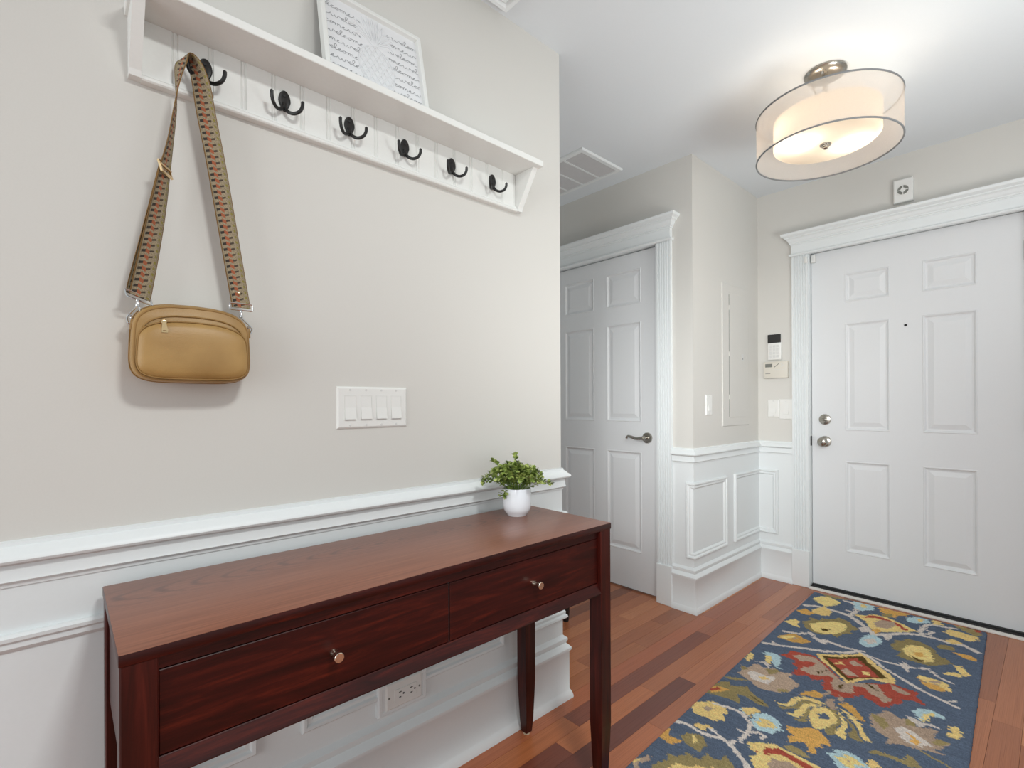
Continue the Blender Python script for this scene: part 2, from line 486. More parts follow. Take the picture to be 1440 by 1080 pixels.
# mouldings shared by both walls
BASE = [(0, 0), (.032, 0), (.032, .008), (.029, .019), (.024, .030), (.021, .034), (.021, .178), (.0275, .187), (.0275, .195), (.021, .203), (.012, .212), (.0165, .222), (.0165, .231), (.008, .238), (.003, .243), (0, .243)]
RAIL = [(0, .808), (.006, .810), (.007, .816), (.0145, .8217), (.0125, .827), (.0115, .8506), (.016, .8535), (.0255, .857), (.0285, .862), (.0265, .868), (.018, .875), (.013, .882), (.0075, .885), (.0065, .892), (0, .895)]
PANEL = [(0, .022), (.003, .022), (.003, .83), (0, .83)]
BOXM = [(0, 0), (0, .011), (.005, .0155), (.012, .014), (.017, .008), (.026, .009), (.032, .0045), (.035, 0)]
PL = [(0, -2.2), (0, YC), (-2.0, YC)]
PR = [(-.1545, Y2), (XA, Y2), (XA, Y3), (.18, Y3)]
struct('baseboard_left', sweep(B(), PL, BASE), M_TRIM, smooth=True)
struct('baseboard_right', sweep(B(), PR, BASE), M_TRIM, smooth=True)
struct('trim_1', sweep(B(), PL, RAIL), M_TRIM, smooth=True)
struct('trim_2', sweep(B(), PR, RAIL), M_TRIM, smooth=True)
w1 = struct('trim_3', sweep(B(), PL, PANEL), M_TRIM)
w2 = struct('trim_4', sweep(B(), PR, PANEL), M_TRIM)
D = .003; ZB0, ZB1 = .308, .7245
for a, c in ((-2.1, -1.23), (-1.13, -.445), (-.34, .3425), (.4455, 1.1287)):
    link('moulding_frame', frame3(B(), (D, 0, 0), (0, 1, 0), (0, 0, 1), (1, 0, 0), a, c, ZB0, ZB1, BOXM), M_TRIM, w1, True)
b = B()
half_frame(b, (D, 0, 0), (0, 1, 0), (1, 0, 0), 1.235, YC+D, 1, ZB0, ZB1, BOXM)
half_frame(b, (0, YC+D, 0), (-1, 0, 0), (0, 1, 0), .35, -D, 1, ZB0, ZB1, BOXM)
link('moulding_frame', b, M_TRIM, w1, True)
ZB0, ZB1 = .293, .708
b = B()
half_frame(b, (0, Y2-D, 0), (1, 0, 0), (0, -1, 0), -.072, XA+D, 1, ZB0, ZB1, BOXM)
half_frame(b, (XA+D, 0, 0), (0, 1, 0), (1, 0, 0), 2.936, Y2-D, 1, ZB0, ZB1, BOXM)
link('moulding_frame', b, M_TRIM, w2, True)
b = B()
half_frame(b, (XA+D, 0, 0), (0, 1, 0), (1, 0, 0), 3.042, Y3-D, -1, ZB0, ZB1, BOXM)
half_frame(b, (0, Y3-D, 0), (1, 0, 0), (0, -1, 0), .091, XA+D, -1, ZB0, ZB1, BOXM)
link('moulding_frame', b, M_TRIM, w2, True)

# doors
CAMX, CAMZ = 1.3008, 1.1434
def six_panel(name, x0, x1, z0, z1, y, rects, mat, yref=None):
    if yref:     # measured on the plane yref; carried back to the recessed leaf
        s = y/yref
        fx = lambda v: CAMX+(v-CAMX)*s
        fz = lambda v: CAMZ+(v-CAMZ)*s
        x0, x1, z0, z1 = fx(x0), fx(x1), fz(z0), fz(z1)
        rects = [(fx(r[0]), fx(r[1]), fz(r[2]), fz(r[3])) for r in rects]
    b = B()
    xs = sorted({x0, x1, *[r[0] for r in rects], *[r[1] for r in rects]})
    zs = sorted({z0, z1, *[r[2] for r in rects], *[r[3] for r in rects]})
    def inside(x, z): return any(r[0] < x < r[1] and r[2] < z < r[3] for r in rects)
    for i in range(len(xs)-1):
        for j in range(len(zs)-1):
            if inside((xs[i]+xs[i+1])/2, (zs[j]+zs[j+1])/2): continue
            b.faces.new([b.verts.new((p, y, q)) for p, q in ((xs[i], zs[j]), (xs[i+1], zs[j]), (xs[i+1], zs[j+1]), (xs[i], zs[j+1]))])
    for r in rects:
        frame3(b, (0, y, 0), (1, 0, 0), (0, 0, 1), (0, -1, 0), *r, [(0, 0), (.004, .0025), (.009, .0), (.014, -.007), (.022, -.009)])
    # edges and back
    for (p, q) in (((x0, z0), (x1, z0)), ((x1, z0), (x1, z1)), ((x1, z1), (x0, z1)), ((x0, z1), (x0, z0))):
        b.faces.new([b.verts.new(c) for c in ((p[0], y, p[1]), (q[0], y, q[1]), (q[0], y+.04, q[1]), (p[0], y+.04, p[1]))])
    b.faces.new([b.verts.new(c) for c in ((x0, y+.04, z0), (x1, y+.04, z0), (x1, y+.04, z1), (x0, y+.04, z1))])
    bmesh.ops.remove_doubles(b, verts=b.verts[:], dist=1e-5)
    root = struct(name, b, mat)
    for r in rects:
        link('raised_panel', frame3(B(), (0, y, 0), (1, 0, 0), (0, 0, 1), (0, -1, 0), *r, [(.022, -.009), (.024, -.0085), (.046, -.0018), (.048, -.0014)], cap=True), mat, root)
    return root
def casing(name, x0, x1, yw, ztop, plinth=.225):
    """fluted door casing of one side with its plinth block"""
    w = x1-x0; pts = [(x0, yw), (x0, yw-.018), (x0+.008, yw-.018)]
    nf = 5; fw = (w-.016)/nf
    for i in range(nf):
        a = x0+.008+i*fw
        pts += [(a+fw*.14, yw-.018), (a+fw*.26, yw-.0115), (a+fw*.5, yw-.010), (a+fw*.74, yw-.0115), (a+fw*.86, yw-.018)]
    pts += [(x1-.008, yw-.018), (x1, yw-.018), (x1, yw)]
    r = struct(name, slab(B(), pts, 'z', plinth, ztop), M_TRIM)
    link('plinth_block', bx(x0-.004, x1+.004, yw-.027, yw, 0, plinth, .002, 1), M_TRIM, r)
    return r
def header(name, x0, x1, yw, zb):
    r = struct(name, bx(x0, x1, yw-.022, yw, zb, zb+.12), M_TRIM)
    P = [(x0, yw), (x0, yw-.022), (x1, yw-.022), (x1, yw)]
    link('bead_moulding', sweep(B(), P, [(0, zb-.001), (.006, zb-.001), (.012, zb+.004), (.012, zb+.010), (.006, zb+.015), (0, zb+.015)]), M_TRIM, r)
    z = zb+.070
    link('crown_moulding', sweep(B(), P, [(0, z), (.004, z), (.004, z+.006), (.009, z+.008), (.009, z+.014), (.014, z+.020), (.020, z+.034), (.030, z+.040), (.030, z+.046), (.038, z+.050), (.046, z+.056), (.048, z+.064), (.048, z+.070), (0, z+.070)]), M_TRIM, r)
    return r
fd = six_panel('door_1', .285, 1.209, .030, 2.060, Y3+.039,
    [(.459, .675, 1.737, 1.906), (.816, 1.034, 1.737, 1.906), (.459, .675, .977, 1.612), (.816, 1.034, .977, 1.612), (.459, .675, .259, .797), (.816, 1.034, .259, .797)], M_DOOR, Y3+.004)
def fc(x): return (x, Y3+.004)
casing('trim_5', .179, .269, Y3, 2.0625)
casing('trim_6', 1.222, 1.312, Y3, 2.0625)
header('trim_7', .179, 1.312, Y3, 2.0625)
cd = six_panel('door_2', -1.077, -.2528, .020, 2.052, Y2+.028,
    [(-.966, -.714, 1.742, 1.955), (-.616, -.362, 1.742, 1.955), (-.966, -.714, 1.032, 1.636), (-.616, -.362, 1.032, 1.636), (-.966, -.714, .245, .853), (-.616, -.362, .245, .853)], M_DOOR, Y2+.004)
casing('trim_8', -.2455, -.1555, Y2, 2.062)
casing('trim_9', -1.175, -1.085, Y2, 2.062)
header('trim_10', -1.175, -.1555, Y2, 2.062)
# jambs lining the openings back to the leaf
def jamb(name, x0, x1, yw, zt, yl):
    b = B(); box(b, x0-.012, x0, yw-.004, yw+.10, 0, zt); box(b, x1, x1+.012, yw-.004, yw+.10, 0, zt); box(b, x0-.012, x1+.012, yw-.004, yw+.10, zt, zt+.012)
    return struct(name, b, M_TRIM)
jamb('trim_11', .2715, 1.2115, Y3, 2.0730, 0)
jamb('trim_12', -1.103, -.2605, Y2, 2.0665, 0)
struct('trim_13', bx(.274, 1.209, Y3-.036, Y3+.1, -.002, .010, .003, 1), M_SILL)
b = B(); box(b, .276, 1.207, Y3+.018, Y3+.052, .010, .0184); box(b, .276, 1.207, Y3-.010, Y3+.018, .010, .0125)
link('door_sweep', b, M_RUBBER, fd)
# front door hardware: parts of the door
yf = Y3+.039
def rosette(parent, x, z, y, r, nm='rosette'):
    return link(nm, lathe(B(), (x, y, z), (0, -1, 0), [(0, 0), (r, 0), (r, .004), (r*.9, .010), (r*.55, .013), (0, .0135)]), M_NICKEL, parent, True)
db = rosette(fd, .3454, 1.039, yf, .033, 'deadbolt')
link('thumb_turn', bx(.3304, .3604, yf-.030, yf-.012, 1.033, 1.045, .004, 2), M_NICKEL, db, True)
kn = link('door_knob', lathe(B(), (.345, yf, .9036), (0, -1, 0), [(0, 0), (.034, 0), (.034, .004), (.030, .010), (.014, .014), (.012, .030), (.020, .036), (.027, .044), (.0285, .054), (.025, .062), (.014, .068), (0, .069)]), M_NICKEL, fd, True)
link('knob_lock_button', lathe(B(), (.345, yf-.069, .9036), (0, -1, 0), [(0, -.002), (.006, -.002), (.006, .002), (0, .002)], 16), M_NICKEL, kn, True)
link('peephole', lathe(B(), (.740, yf, 1.571), (0, -1, 0), [(0, 0), (.0065, 0), (.0065, .003), (.004, .004), (0, .0025)], 20), M_BLACK, fd, True)
for z in (1.88, 1.05, .22):
    link('hinge', lathe(B(), (1.2045, yf-.008, z-.05), (0, 0, 1), [(0, 0), (.007, 0), (.007, .1), (0, .1)], 12), M_NICKEL, fd, True)
link('latch_strike', bx(.2712, .2728, Y3+.016, Y3+.038, .875, .935, .0005, 1), M_RUBBER, fd)
sn = thing('door_sensor', 'small white alarm contact sensor at the top corner of the front door', 'sensor', (.286, Y3+.03, 2.03))
link('sensor_housing', bx(.277, .301, Y3+.017, Y3+.039, 2.010, 2.060, .005, 3), M_PLAST, sn, True)
link('sensor_magnet', bx(.254, .270, Y3-.028, Y3-.0175, 2.006, 2.046, .002, 2), M_PLAST, sn, True)
# closet lever
yc_ = Y2+.028
rs = rosette(cd, -.337, .937, yc_, .033, 'lever_rosette')
link('lever_neck', lathe(B(), (-.337, yc_, .938), (0, -1, 0), [(0, .008), (.012, .008), (.010, .030), (.012, .042), (.011, .050), (0, .052)]), M_NICKEL, rs, True)
pts = crom([(-.337, yc_-.045, .938), (-.360, yc_-.047, .935), (-.390, yc_-.046, .934), (-.420, yc_-.044, .941), (-.443, yc_-.042, .945), (-.455, yc_-.041, .938), (-.456, yc_-.041, .930)], 5)
link('lever_handle', tube(B(), pts, [.011-.005*i/(len(pts)-1) for i in range(len(pts))], 10), M_NICKEL, rs, True)

# ------------------------------------------------------------------ console table
TZ = .787; TX0, TX1, TY0, TY1 = .034, .4033, .057, 1.2148
t = thing('console_table', 'dark cherry console table with two drawers against the white wainscot', 'table', ((TX0+TX1)/2, (TY0+TY1)/2, 0))
tt = link('tabletop', bx(TX0, TX1, TY0, TY1, TZ-.0185, TZ, .0018, 2), M_TTOP, t, True)
tt.data.materials.append(M_TWOOD)
for f in tt.data.polygons: f.material_index = 0 if f.normal.z > .9 else 1
LW = .046
def leg(x, y, sx, sy):
    """square leg, outer faces straight down to the taper; (sx, sy) points outwards"""
    def ring(z, w, sh):
        cx, cy = x-sx*sh, y-sy*sh
        return [(cx-w/2, cy-w/2, z), (cx+w/2, cy-w/2, z), (cx+w/2, cy+w/2, z), (cx-w/2, cy+w/2, z)]
    b = B(); loft(b, [ring(.008, LW*.60, 0), ring(.05, LW*.72, 0), ring(.19, LW, 0), ring(TZ-.0187, LW, 0)])
    es = [e for e in b.edges if abs(e.verts[0].co.z-e.verts[1].co.z) > .01]
    bmesh.ops.bevel(b, geom=es, offset=.002, segments=1, affect='EDGES')
    l = link('leg', b, M_TLEG, t)
    link('felt_pad', lathe(B(), (x, y, 0), (0, 0, 1), [(0, 0), (.012, 0), (.012, .008), (0, .008)], 16), M_PADFELT, l)
I = .0015
for sx, x in ((1, TX1-I-LW/2), (-1, TX0+I+LW/2)):
    for sy, y in ((-1, TY0+I+LW/2), (1, TY1-I-LW/2)):
        leg(x, y, sx, sy)
XF = TX1-I
ya, yb = TY0+I+LW, TY1-I-LW; ym = .637
for s, y in ((-1, TY0+I+.006), (1, TY1-I-.018-.006)):
    link('side_apron', bx(TX0+LW, TX1-LW, y, y+.018, .585, TZ-.0186), M_TWOOD, t)
link('back_apron', bx(TX0+.008, TX0+.026, ya, yb, .585, TZ-.0186), M_TWOOD, t)
link('top_rail', bx(XF-.040, XF-.012, ya, yb, .7465, TZ-.0186), M_TWOOD, t)
link('bottom_rail', slab(B(), [(XF-.040, .584), (XF-.001, .584), (XF, .5865), (XF-.0130, .6115), (XF-.0142, .6125), (XF-.040, .6125)], 'y', ya, yb), M_TWOOD, t)
link('divider', bx(XF-.06, XF-.016, ym-.004, ym+.004, .6125, .7465), M_SLOT, t)
for y0, y1, yk in ((ya+.0015, ym-.0018, .374), (ym+.0018, yb-.0015, .902)):
    d = link('drawer', bx(XF-.25, XF-.0125, y0, y1, .6145, .744, .0012, 1), M_TWOOD, t)
    link('drawer_knob', lathe(B(), (XF-.0125, yk, .679), (1, 0, 0), [(0, -.001), (.0075, -.001), (.0075, .004), (.0055, .008), (.0055, .013), (.0088, .016), (.0092, .018), (.0092, .0265), (.0084, .0275), (0, .0275)], 28), M_KNOB, d, True)
# ------------------------------------------------------------------ wall shelf with coat hooks
sh = thing('coat_rack', 'long white beadboard coat shelf with six black double hooks', 'coat rack', (0, .65, 1.83))
SZ = 1.955
link('shelf_board', bx(0, .122, .0965, 1.222, SZ, SZ+.0195, .0015, 1), M_SHELF, sh)
for y0, y1 in ((.1026, .1235), (1.194, 1.2148)):
    link('end_bracket', slab(B(), [(0, 1.826), (.022, 1.826), (.026, 1.838), (.100, SZ), (0, SZ)], 'y', y0, y1), M_SHELF, sh)
link('bottom_ledge', slab(B(), [(0, 1.824), (.018, 1.824), (.0205, 1.827), (.0205, 1.833), (.016, 1.837), (.016, 1.840), (0, 1.840)], 'y', .1236, 1.1939), M_SHELF, sh)
# beadboard: single planks with a bead at each joint
gy = [.1236]+[.1205+.0675*k for k in range(1, 16)]+[1.1939]
for a, c in zip(gy, gy[1:]):
    if c-a < .015: continue
    pts = [(.001, a), (.0095, a), (.0125, a+.002), (.0125, c-.0105), (.0095, c-.009), (.0095, c-.0085), (.0118, c-.006), (.0118, c-.004), (.0095, c-.0015), (.0095, c), (.001, c)]
    link('beadboard_plank', slab(B(), pts, 'z', 1.8405, SZ-.0003), M_SHELF, sh)
def hook(y):
    z = 1.893
    # plate: teardrop with a countersunk screw
    pl = []
    for k in range(28):
        a = 2*PI*k/28
        r = 1.0
        yy = .0048+.0142*math.cos(a)*(1-.40*max(0, -math.sin(a))**1.1); zz = .0255*math.sin(a)
        pl.append((yy, zz))
    b = B()
    loft(b, [[(.0128, y+p*1.0, z+.004+q) for p, q in pl], [(.0165, y+p, z+.004+q) for p, q in pl], [(.0185, y+p*.86, z+.004+q*.9) for p, q in pl]])
    h = link('coat_hook', b, M_BLACK, sh, True)
    link('hook_screw', lathe(B(), (.0184, y+.0036, z+.016), (1, 0, 0), [(0, 0), (.004, 0), (.0035, .0012), (0, .0014)], 12), M_RUBBER, h, True)
    for s in (-1, 1):
        pts = crom([(.016, y+.0034, z-.004), (.020, y+.002+s*.001, z-.014), (.027, y+s*.009, z-.0255), (.036, y+s*.020, z-.030), (.046, y+s*.0305, z-.025), (.051, y+s*.0352, z-.014), (.052, y+s*.0358, z-.003)], 5)
        n = len(pts)
        rad = [.0072-.0030*min(1, i/(n*.35)) for i in range(n-1)]+[.0042]
        pts = pts+[Vector((.0518, y+s*.0358, z-.0008))]; rad = rad+[.0022]
        link('hook_prong', tube(B(), pts, rad, 9), M_BLACK, h, True)
HY = [.235, .405, .5725, .742, .910, 1.078]
for y in HY: hook(y)

# framed relief print leaning on the shelf
pf = thing('picture_frame', 'white framed pineapple relief print leaning on the coat shelf', 'picture', (.075, .64, SZ+.0195))
# built upright then leaned back against the wall
def lean(o_list, base, ang):
    R = Matrix.Rotation(ang, 4, 'Y')
    for o in o_list: o.data.transform(R)
FW, FH = .302, .262
a0, a1 = -FW/2, FW/2
parts = []
base = Vector((.075, .64, SZ+.0195))
def fr(name, bm, mat, par=None, **k):
    bmesh.ops.translate(bm, verts=bm.verts[:], vec=base)
    o = link(name, bm, mat, par or pf, **k); parts.append(o); return o
fr('frame_moulding', frame3(B(), (0, 0, 0), (0, 1, 0), (0, 0, 1), (1, 0, 0), a0, a1, 0, FH, [(0, -.012), (0, .008), (.002, .010), (.010, .010), (.0125, .0085), (.0135, -.004)]), M_SHELF)
bd = fr('art_board', bx(-.012, -.003, a0+.006, a1-.006, .006, FH-.006), M_ART)
# pineapple in low relief
cy_, cz_ = .0, .088
b = B()
def ridge(pts, r=.0016):
    tube(b, [(-.0022, p[0], p[1]) for p in pts], r, 5)
body = [(cy_+.050*math.cos(2*PI*k/40)*(1+.06*math.cos(4*PI*k/40)), cz_+.070*math.sin(2*PI*k/40)) for k in range(40)]
tube(b, [(-.0022, p, q) for p, q in body], .0014, 5, closed=True)
fr('pineapple_outline', b, M_ART, bd)
b = B()
for k in range(-6, 7):
    for s in (-1, 1):
        seg = []
        for i in range(41):
            u = -0.07+.14*i/40
            yy = cy_+k*.0185+s*u*.62+.006*math.sin(PI*(u+.07)/.14)*0; zz = cz_+u
            e = ((yy-cy_)/.049)**2+((zz-cz_)/.069)**2
            if e < 1: seg.append((yy, zz))
            elif len(seg) > 1: ridge(seg, .0018); seg = []
            else: seg = []
        if len(seg) > 1: ridge(seg, .0018)
fr('pineapple_lattice', b, M_ART, bd, kind='stuff')
b = B()
crown = [(0, .098, .016), (.030, .090, .013), (-.030, .090, .013), (.055, .072, .012), (-.055, .072, .012), (.072, .048, .010), (-.072, .048, .010), (.062, .022, .009), (-.062, .022, .009), (.015, .10, .010), (-.015, .10, .010)]
for dx, dz, w in crown:
    p0 = Vector((cy_, cz_+.066)); p1 = Vector((cy_+dx, cz_+.058+dz)); mid = (p0+p1)/2+Vector((dx*.12, abs(dx)*.35))
    side = Vector((-(p1-p0).y, (p1-p0).x)).normalized()*w*.5
    top = crom([(p0.x, p0.y, 0), (mid.x+side.x, mid.y+side.y, 0), (p1.x, p1.y, 0)], 6)
    bot = crom([(p1.x, p1.y, 0), (mid.x-side.x, mid.y-side.y, 0), (p0.x, p0.y, 0)], 6)
    ridge([(q.x, q.y) for q in top], .0016); ridge([(q.x, q.y) for q in bot], .0016)
fr('pineapple_crown', b, M_ART, bd, kind='stuff')
# lines of cursive "welcome"
WORD = [(0, .15), (.1, .45), (.14, .05), (.25, .0), (.31, .33), (.36, .02), (.47, .02), (.52, .45), (.62, .38), (.74, .2), (.86, .30), (.80, .46), (.70, .25), (.78, .0), (.94, .2), (1.06, .75), (1.04, 1.02), (.95, .85), (.95, .25), (1.03, .0), (1.12, .12), (1.30, .42), (1.20, .42), (1.13, .2), (1.21, 0), (1.34, .14), (1.50, .44), (1.40, .22), (1.47, 0), (1.58, .2), (1.52, .43), (1.64, .36), (1.70, .42), (1.71, 0), (1.75, .36), (1.83, .42), (1.85, 0), (1.89, .36), (1.97, .42), (2.0, .05), (2.07, .05), (2.2, .28), (2.24, .45), (2.12, .25), (2.2, 0), (2.4, .15)]
em, ez = .047, .0165; b = B()
for row in range(11):
    z0 = .012+row*.0252
    if z0 > FH-.028: break
    x = a0+.016-((row*.047) % .113)
    chain = []
    while x < a1-.016:
        chain += [(x+p*em, z0+q*ez) for p, q in WORD]; x += 2.4*em
    cur = [ (p.x, p.y) for p in crom([(c[0], c[1], 0) for c in chain], 3)]
    seg = []
    def flush(seg):
        if len(seg) > 2:
            L = []; 
            for i, (p, q) in enumerate(seg):
                n0 = seg[max(i-1, 0)]; n1 = seg[min(i+1, len(seg)-1)]
                d = Vector((n1[0]-n0[0], n1[1]-n0[1])); d = d.normalized() if d.length else Vector((1, 0)); s_ = Vector((-d.y, d.x))*.00055
                L.append((b.verts.new((-.0024, p+s_.x, q+s_.y)), b.verts.new((-.0024, p-s_.x, q-s_.y))))
            for (a_, c_), (d_, e_) in zip(L, L[1:]): b.faces.new((a_, c_, e_, d_))
    for p, q in cur:
        e1 = ((p-cy_)/.053)**2+((q-cz_)/.073)**2
        e2 = 0
        if q > cz_+.06:
            e2 = 1 if abs(p-cy_) < .012+.42*(q-cz_-.06) + (.02 if q < cz_+.12 else -.2*(q-cz_-.12)) else 0
        if a0+.016 < p < a1-.016 and e1 > 1 and not e2: seg.append((p, q))
        else: flush(seg); seg = []
    flush(seg)
fr('welcome_script', b, M_INK, bd, kind='stuff')
for o in parts: pass
lean(parts, base, math.radians(-11.5))

# ------------------------------------------------------------------ bag on the first hook
bag = thing('crossbody_bag', 'tan leather crossbody bag hanging by its patterned strap from the first hook', 'bag', (.045, .212, 1.19))
yb0 = .2085
def outline(x, hw, z0, z1, n=72, p=4.8, arch=.013, yo=0):
    pts = []; zc = (z0+z1)/2; hz = (z1-z0)/2
    for k in range(n):
        a = 2*PI*k/n; c, s = math.cos(a), math.sin(a)
        u = math.copysign(abs(c)**(2/p), c); v = math.copysign(abs(s)**(2/p), s)
        z = zc+hz*v
        if v > 0: z -= arch*(abs(u)**2.2)*v
        w = hw*(1-.03*v)
        pts.append((x, yb0+yo+w*u, z))
    return pts
b = B()
loft(b, [outline(.006, .094, 1.203, 1.343), outline(.009, .102, 1.196, 1.350), outline(.030, .1075, 1.192, 1.357), outline(.062, .1075, 1.192, 1.355), outline(.070, .106, 1.193, 1.351), outline(.074, .102, 1.197, 1.346)])
bb = link('bag_body', b, M_LEATHER, bag, True)
link('front_piping', tube(B(), outline(.073, .1035, 1.1955, 1.3485), .0018, 6, closed=True), M_PIPING, bag, True)
# front pocket: puffed panel below the zip
b = B()
def pk_(x, g, z1): return outline(x, .0985-g, 1.200+g, z1-g, arch=.013*max(0, 1-g/.040))
loft(b, [pk_(.070, 0, 1.316), pk_(.078, .0, 1.316), pk_(.083, .004, 1.316), pk_(.0862, .013, 1.317), pk_(.0880, .028, 1.318), pk_(.0888, .044, 1.319)])
link('front_pocket', b, M_LEATHER, bag, True)
link('pocket_seam', tube(B(), [(p[0], p[1], p[2]) for p in outline(.0775, .0995, 1.1985, 1.318, arch=.013)], .0015, 6, closed=True), M_PIPING, bag, True)
zc = [p for p in outline(.0752, .094, 1.20, 1.3300, n=80, arch=.013) if p[2] > 1.29]
zc.sort(key=lambda p: p[1])
link('zip_tape', tube(B(), zc, .0016, 6), M_PIPING, bag, True)
zp = link('zip_slider', bx(.076, .083, .147, .158, 1.309, 1.318, .002, 2), M_GOLD, bag, True)
b = B(); frame3(b, (.0885, 0, 0), (0, 1, .02), (0, 0, 1), (1, 0, 0), .148, .159, 1.288, 1.296, [(0, -.0025), (0, 0), (.0025, 0), (.0025, -.0025)])
loft(b, [[(.086, .1495, 1.312), (.086, .1555, 1.312), (.088, .1555, 1.312), (.088, .1495, 1.312)], [(.0865, .1478, 1.2955), (.0865, .159, 1.2955), (.0887, .159, 1.2955), (.0887, .1478, 1.2955)]])
link('zip_pull', b, M_GOLD, zp)
b = B()
tube(b, [p for p in outline(.040, .1085, 1.1915, 1.3580, n=80)], .0012, 6, closed=True)
link('top_zip', b, M_PIPING, bag, True)
# clasps at both ends
for s, yy, yt in ((-1, .1055, .113), (1, .3155, .303)):
    d = link('ring_tab', bx(.034, .056, yy-.005, yy+.005, 1.296, 1.318, .003, 2), M_PIPING, bag, True)
    ring = [(.045+.008*math.cos(a), yy+s*.004, 1.317+.009*math.sin(a)) for a in [2*PI*k/20 for k in range(20)]]
    link('bag_ring', tube(B(), ring, .0016, 6, closed=True), M_CHROME, d, True)
    cl = [(.047, yy+s*.004, 1.309), (.047, yy-s*.005+s*.0, 1.318), (.047, yt-.004*s, 1.336), (.047, yt, 1.346), (.047, yt+s*.006, 1.338), (.047, yy+s*.009, 1.322), (.047, yy+s*.008, 1.311)]
    lo = link('snap_hook', tube(B(), crom(cl, 5, True), .0019, 7, closed=True), M_CHROME, bag, True)
    link('swivel', lathe(B(), (.047, yt, 1.344), (0, 0, 1), [(0, 0), (.004, 0), (.0045, .005), (.003, .008), (.003, .014), (0, .015)], 14), M_CHROME, lo, True)
# wide woven strap: two runs meeting over the hook prong
def ribbon(name, ctr, wid, lab=None, w=.0385, th=.0018, v0=0.0, par=bag):
    C = crom(ctr, 8); Wd = crom(wid, 8); n = len(C); NU = 5
    b = B(); uvl = b.loops.layers.uv.new('UVMap'); top = []; bot = []; L = v0; Ls = []
    for i in range(n):
        if i: L += (C[i]-C[i-1]).length
        Ls.append(L)
        t = (C[min(i+1, n-1)]-C[max(i-1, 0)]).normalized(); wv = Wd[i].normalized(); nn = t.cross(wv).normalized()
        top.append([b.verts.new(C[i]+wv*w*(k/(NU-1)-.5)+nn*th/2) for k in range(NU)])
        bot.append([b.verts.new(C[i]+wv*w*(k/(NU-1)-.5)-nn*th/2) for k in range(NU)])
    def face(vs, uvs):
        f = b.faces.new(vs); f.smooth = True
        for lp, q in zip(f.loops, uvs): lp[uvl].uv = q
    for i in range(n-1):
        for k in range(NU-1):
            u0, u1 = k/(NU-1), (k+1)/(NU-1); q = [(u0, Ls[i]), (u1, Ls[i]), (u1, Ls[i+1]), (u0, Ls[i+1])]
            face([top[i][k], top[i][k+1], top[i+1][k+1], top[i+1][k]], q)
            face([bot[i][k], bot[i+1][k], bot[i+1][k+1], bot[i][k+1]], [q[0], q[3], q[2], q[1]])
        for k in (0, NU-1):
            face([top[i][k], bot[i][k], bot[i+1][k], top[i+1][k]], [(.02, Ls[i])]*2+[(.02, Ls[i+1])]*2)
    o = link(name, b, M_STRAP, par, uv=True)
    o.data.name = name
    return o
ribbon('strap', [(.0475, .201, 1.8925), (.048, .207, 1.890), (.052, .2155, 1.876), (.052, .2255, 1.840), (.050, .235, 1.780), (.048, .2535, 1.680), (.047, .2775, 1.530), (.046, .301, 1.383), (.046, .3035, 1.367)],
       [(1, .10, .0), (1, .25, .05), (.90, .62, -.10), (.60, .90, -.16), (.35, 1, -.10), (.12, 1, -.02), (.05, 1, .0), (.04, 1, .0), (.04, 1, 0)])
ribbon('strap', [(.0475, .201, 1.8925), (.048, .195, 1.889), (.051, .189, 1.872), (.050, .184, 1.836), (.048, .1795, 1.780), (.046, .170, 1.700), (.045, .160, 1.635), (.045, .142, 1.515), (.045, .1205, 1.385), (.046, .1165, 1.364)],
       [(-1, -.1, 0), (-1, -.25, .05), (-.92, -.45, .0), (-.98, -.15, .0), (-.98, .20, .02), (-.95, .35, 0), (-.80, .55, .0), (-.55, .85, -.05), (-.30, 1, -.24), (-.3, 1, -.3)], v0=.02)
ribbon('strap_tail', [(.0415, .1595, 1.640), (.0395, .146, 1.560), (.039, .130, 1.470), (.039, .1145, 1.383), (.0415, .1125, 1.366)],
       [(-.8, .55, 0), (-.7, .7, 0), (-.55, .85, -.05), (-.30, 1, -.24), (-.3, 1, -.3)], v0=.3)
bk = link('strap_buckle', frame3(B(), (.047, .1605, 1.638), (-.84, .54, 0), (-.10, -.26, 1), (.54, .84, .27), -.0215, .0215, -.012, .012, [(0, -.002), (0, .002), (.004, .002), (.004, -.002)]), M_GOLD, bag)
link('buckle_bar', tube(B(), [(.064, .1500, 1.642), (.030, .172, 1.6420)], .0028, 8), M_GOLD, bk, True)
# square rings that join strap and clasps
def dring(yc, z, tilt, wv=(.04, 1, 0)):
    a = Vector(wv).normalized()*.0235; up = Vector((0, -tilt, 1)).normalized()
    c = Vector((.046, yc, z)); P = [c-a+up*.009, c-a-up*.006, c+a-up*.006, c+a+up*.009]
    P2 = []
    for i in range(4):
        p, q = P[i], P[(i+1) % 4]; P2 += [p+(q-p)*t for t in (.08, .5, .92)]
    return tube(B(), P2, .0018, 6, closed=True)
link('strap_ring', dring(.3035, 1.3665, 0), M_CHROME, bag, True)
link('strap_ring', dring(.1155, 1.3620, .25, (-.28, 1, -.30)), M_CHROME, bag, True)
link('strap_rivet', lathe(B(), (.048, .2985, 1.398), (1, 0, 0), [(0, 0), (.003, 0), (.0028, .0015), (0, .002)], 12), M_GOLD, bag, True)

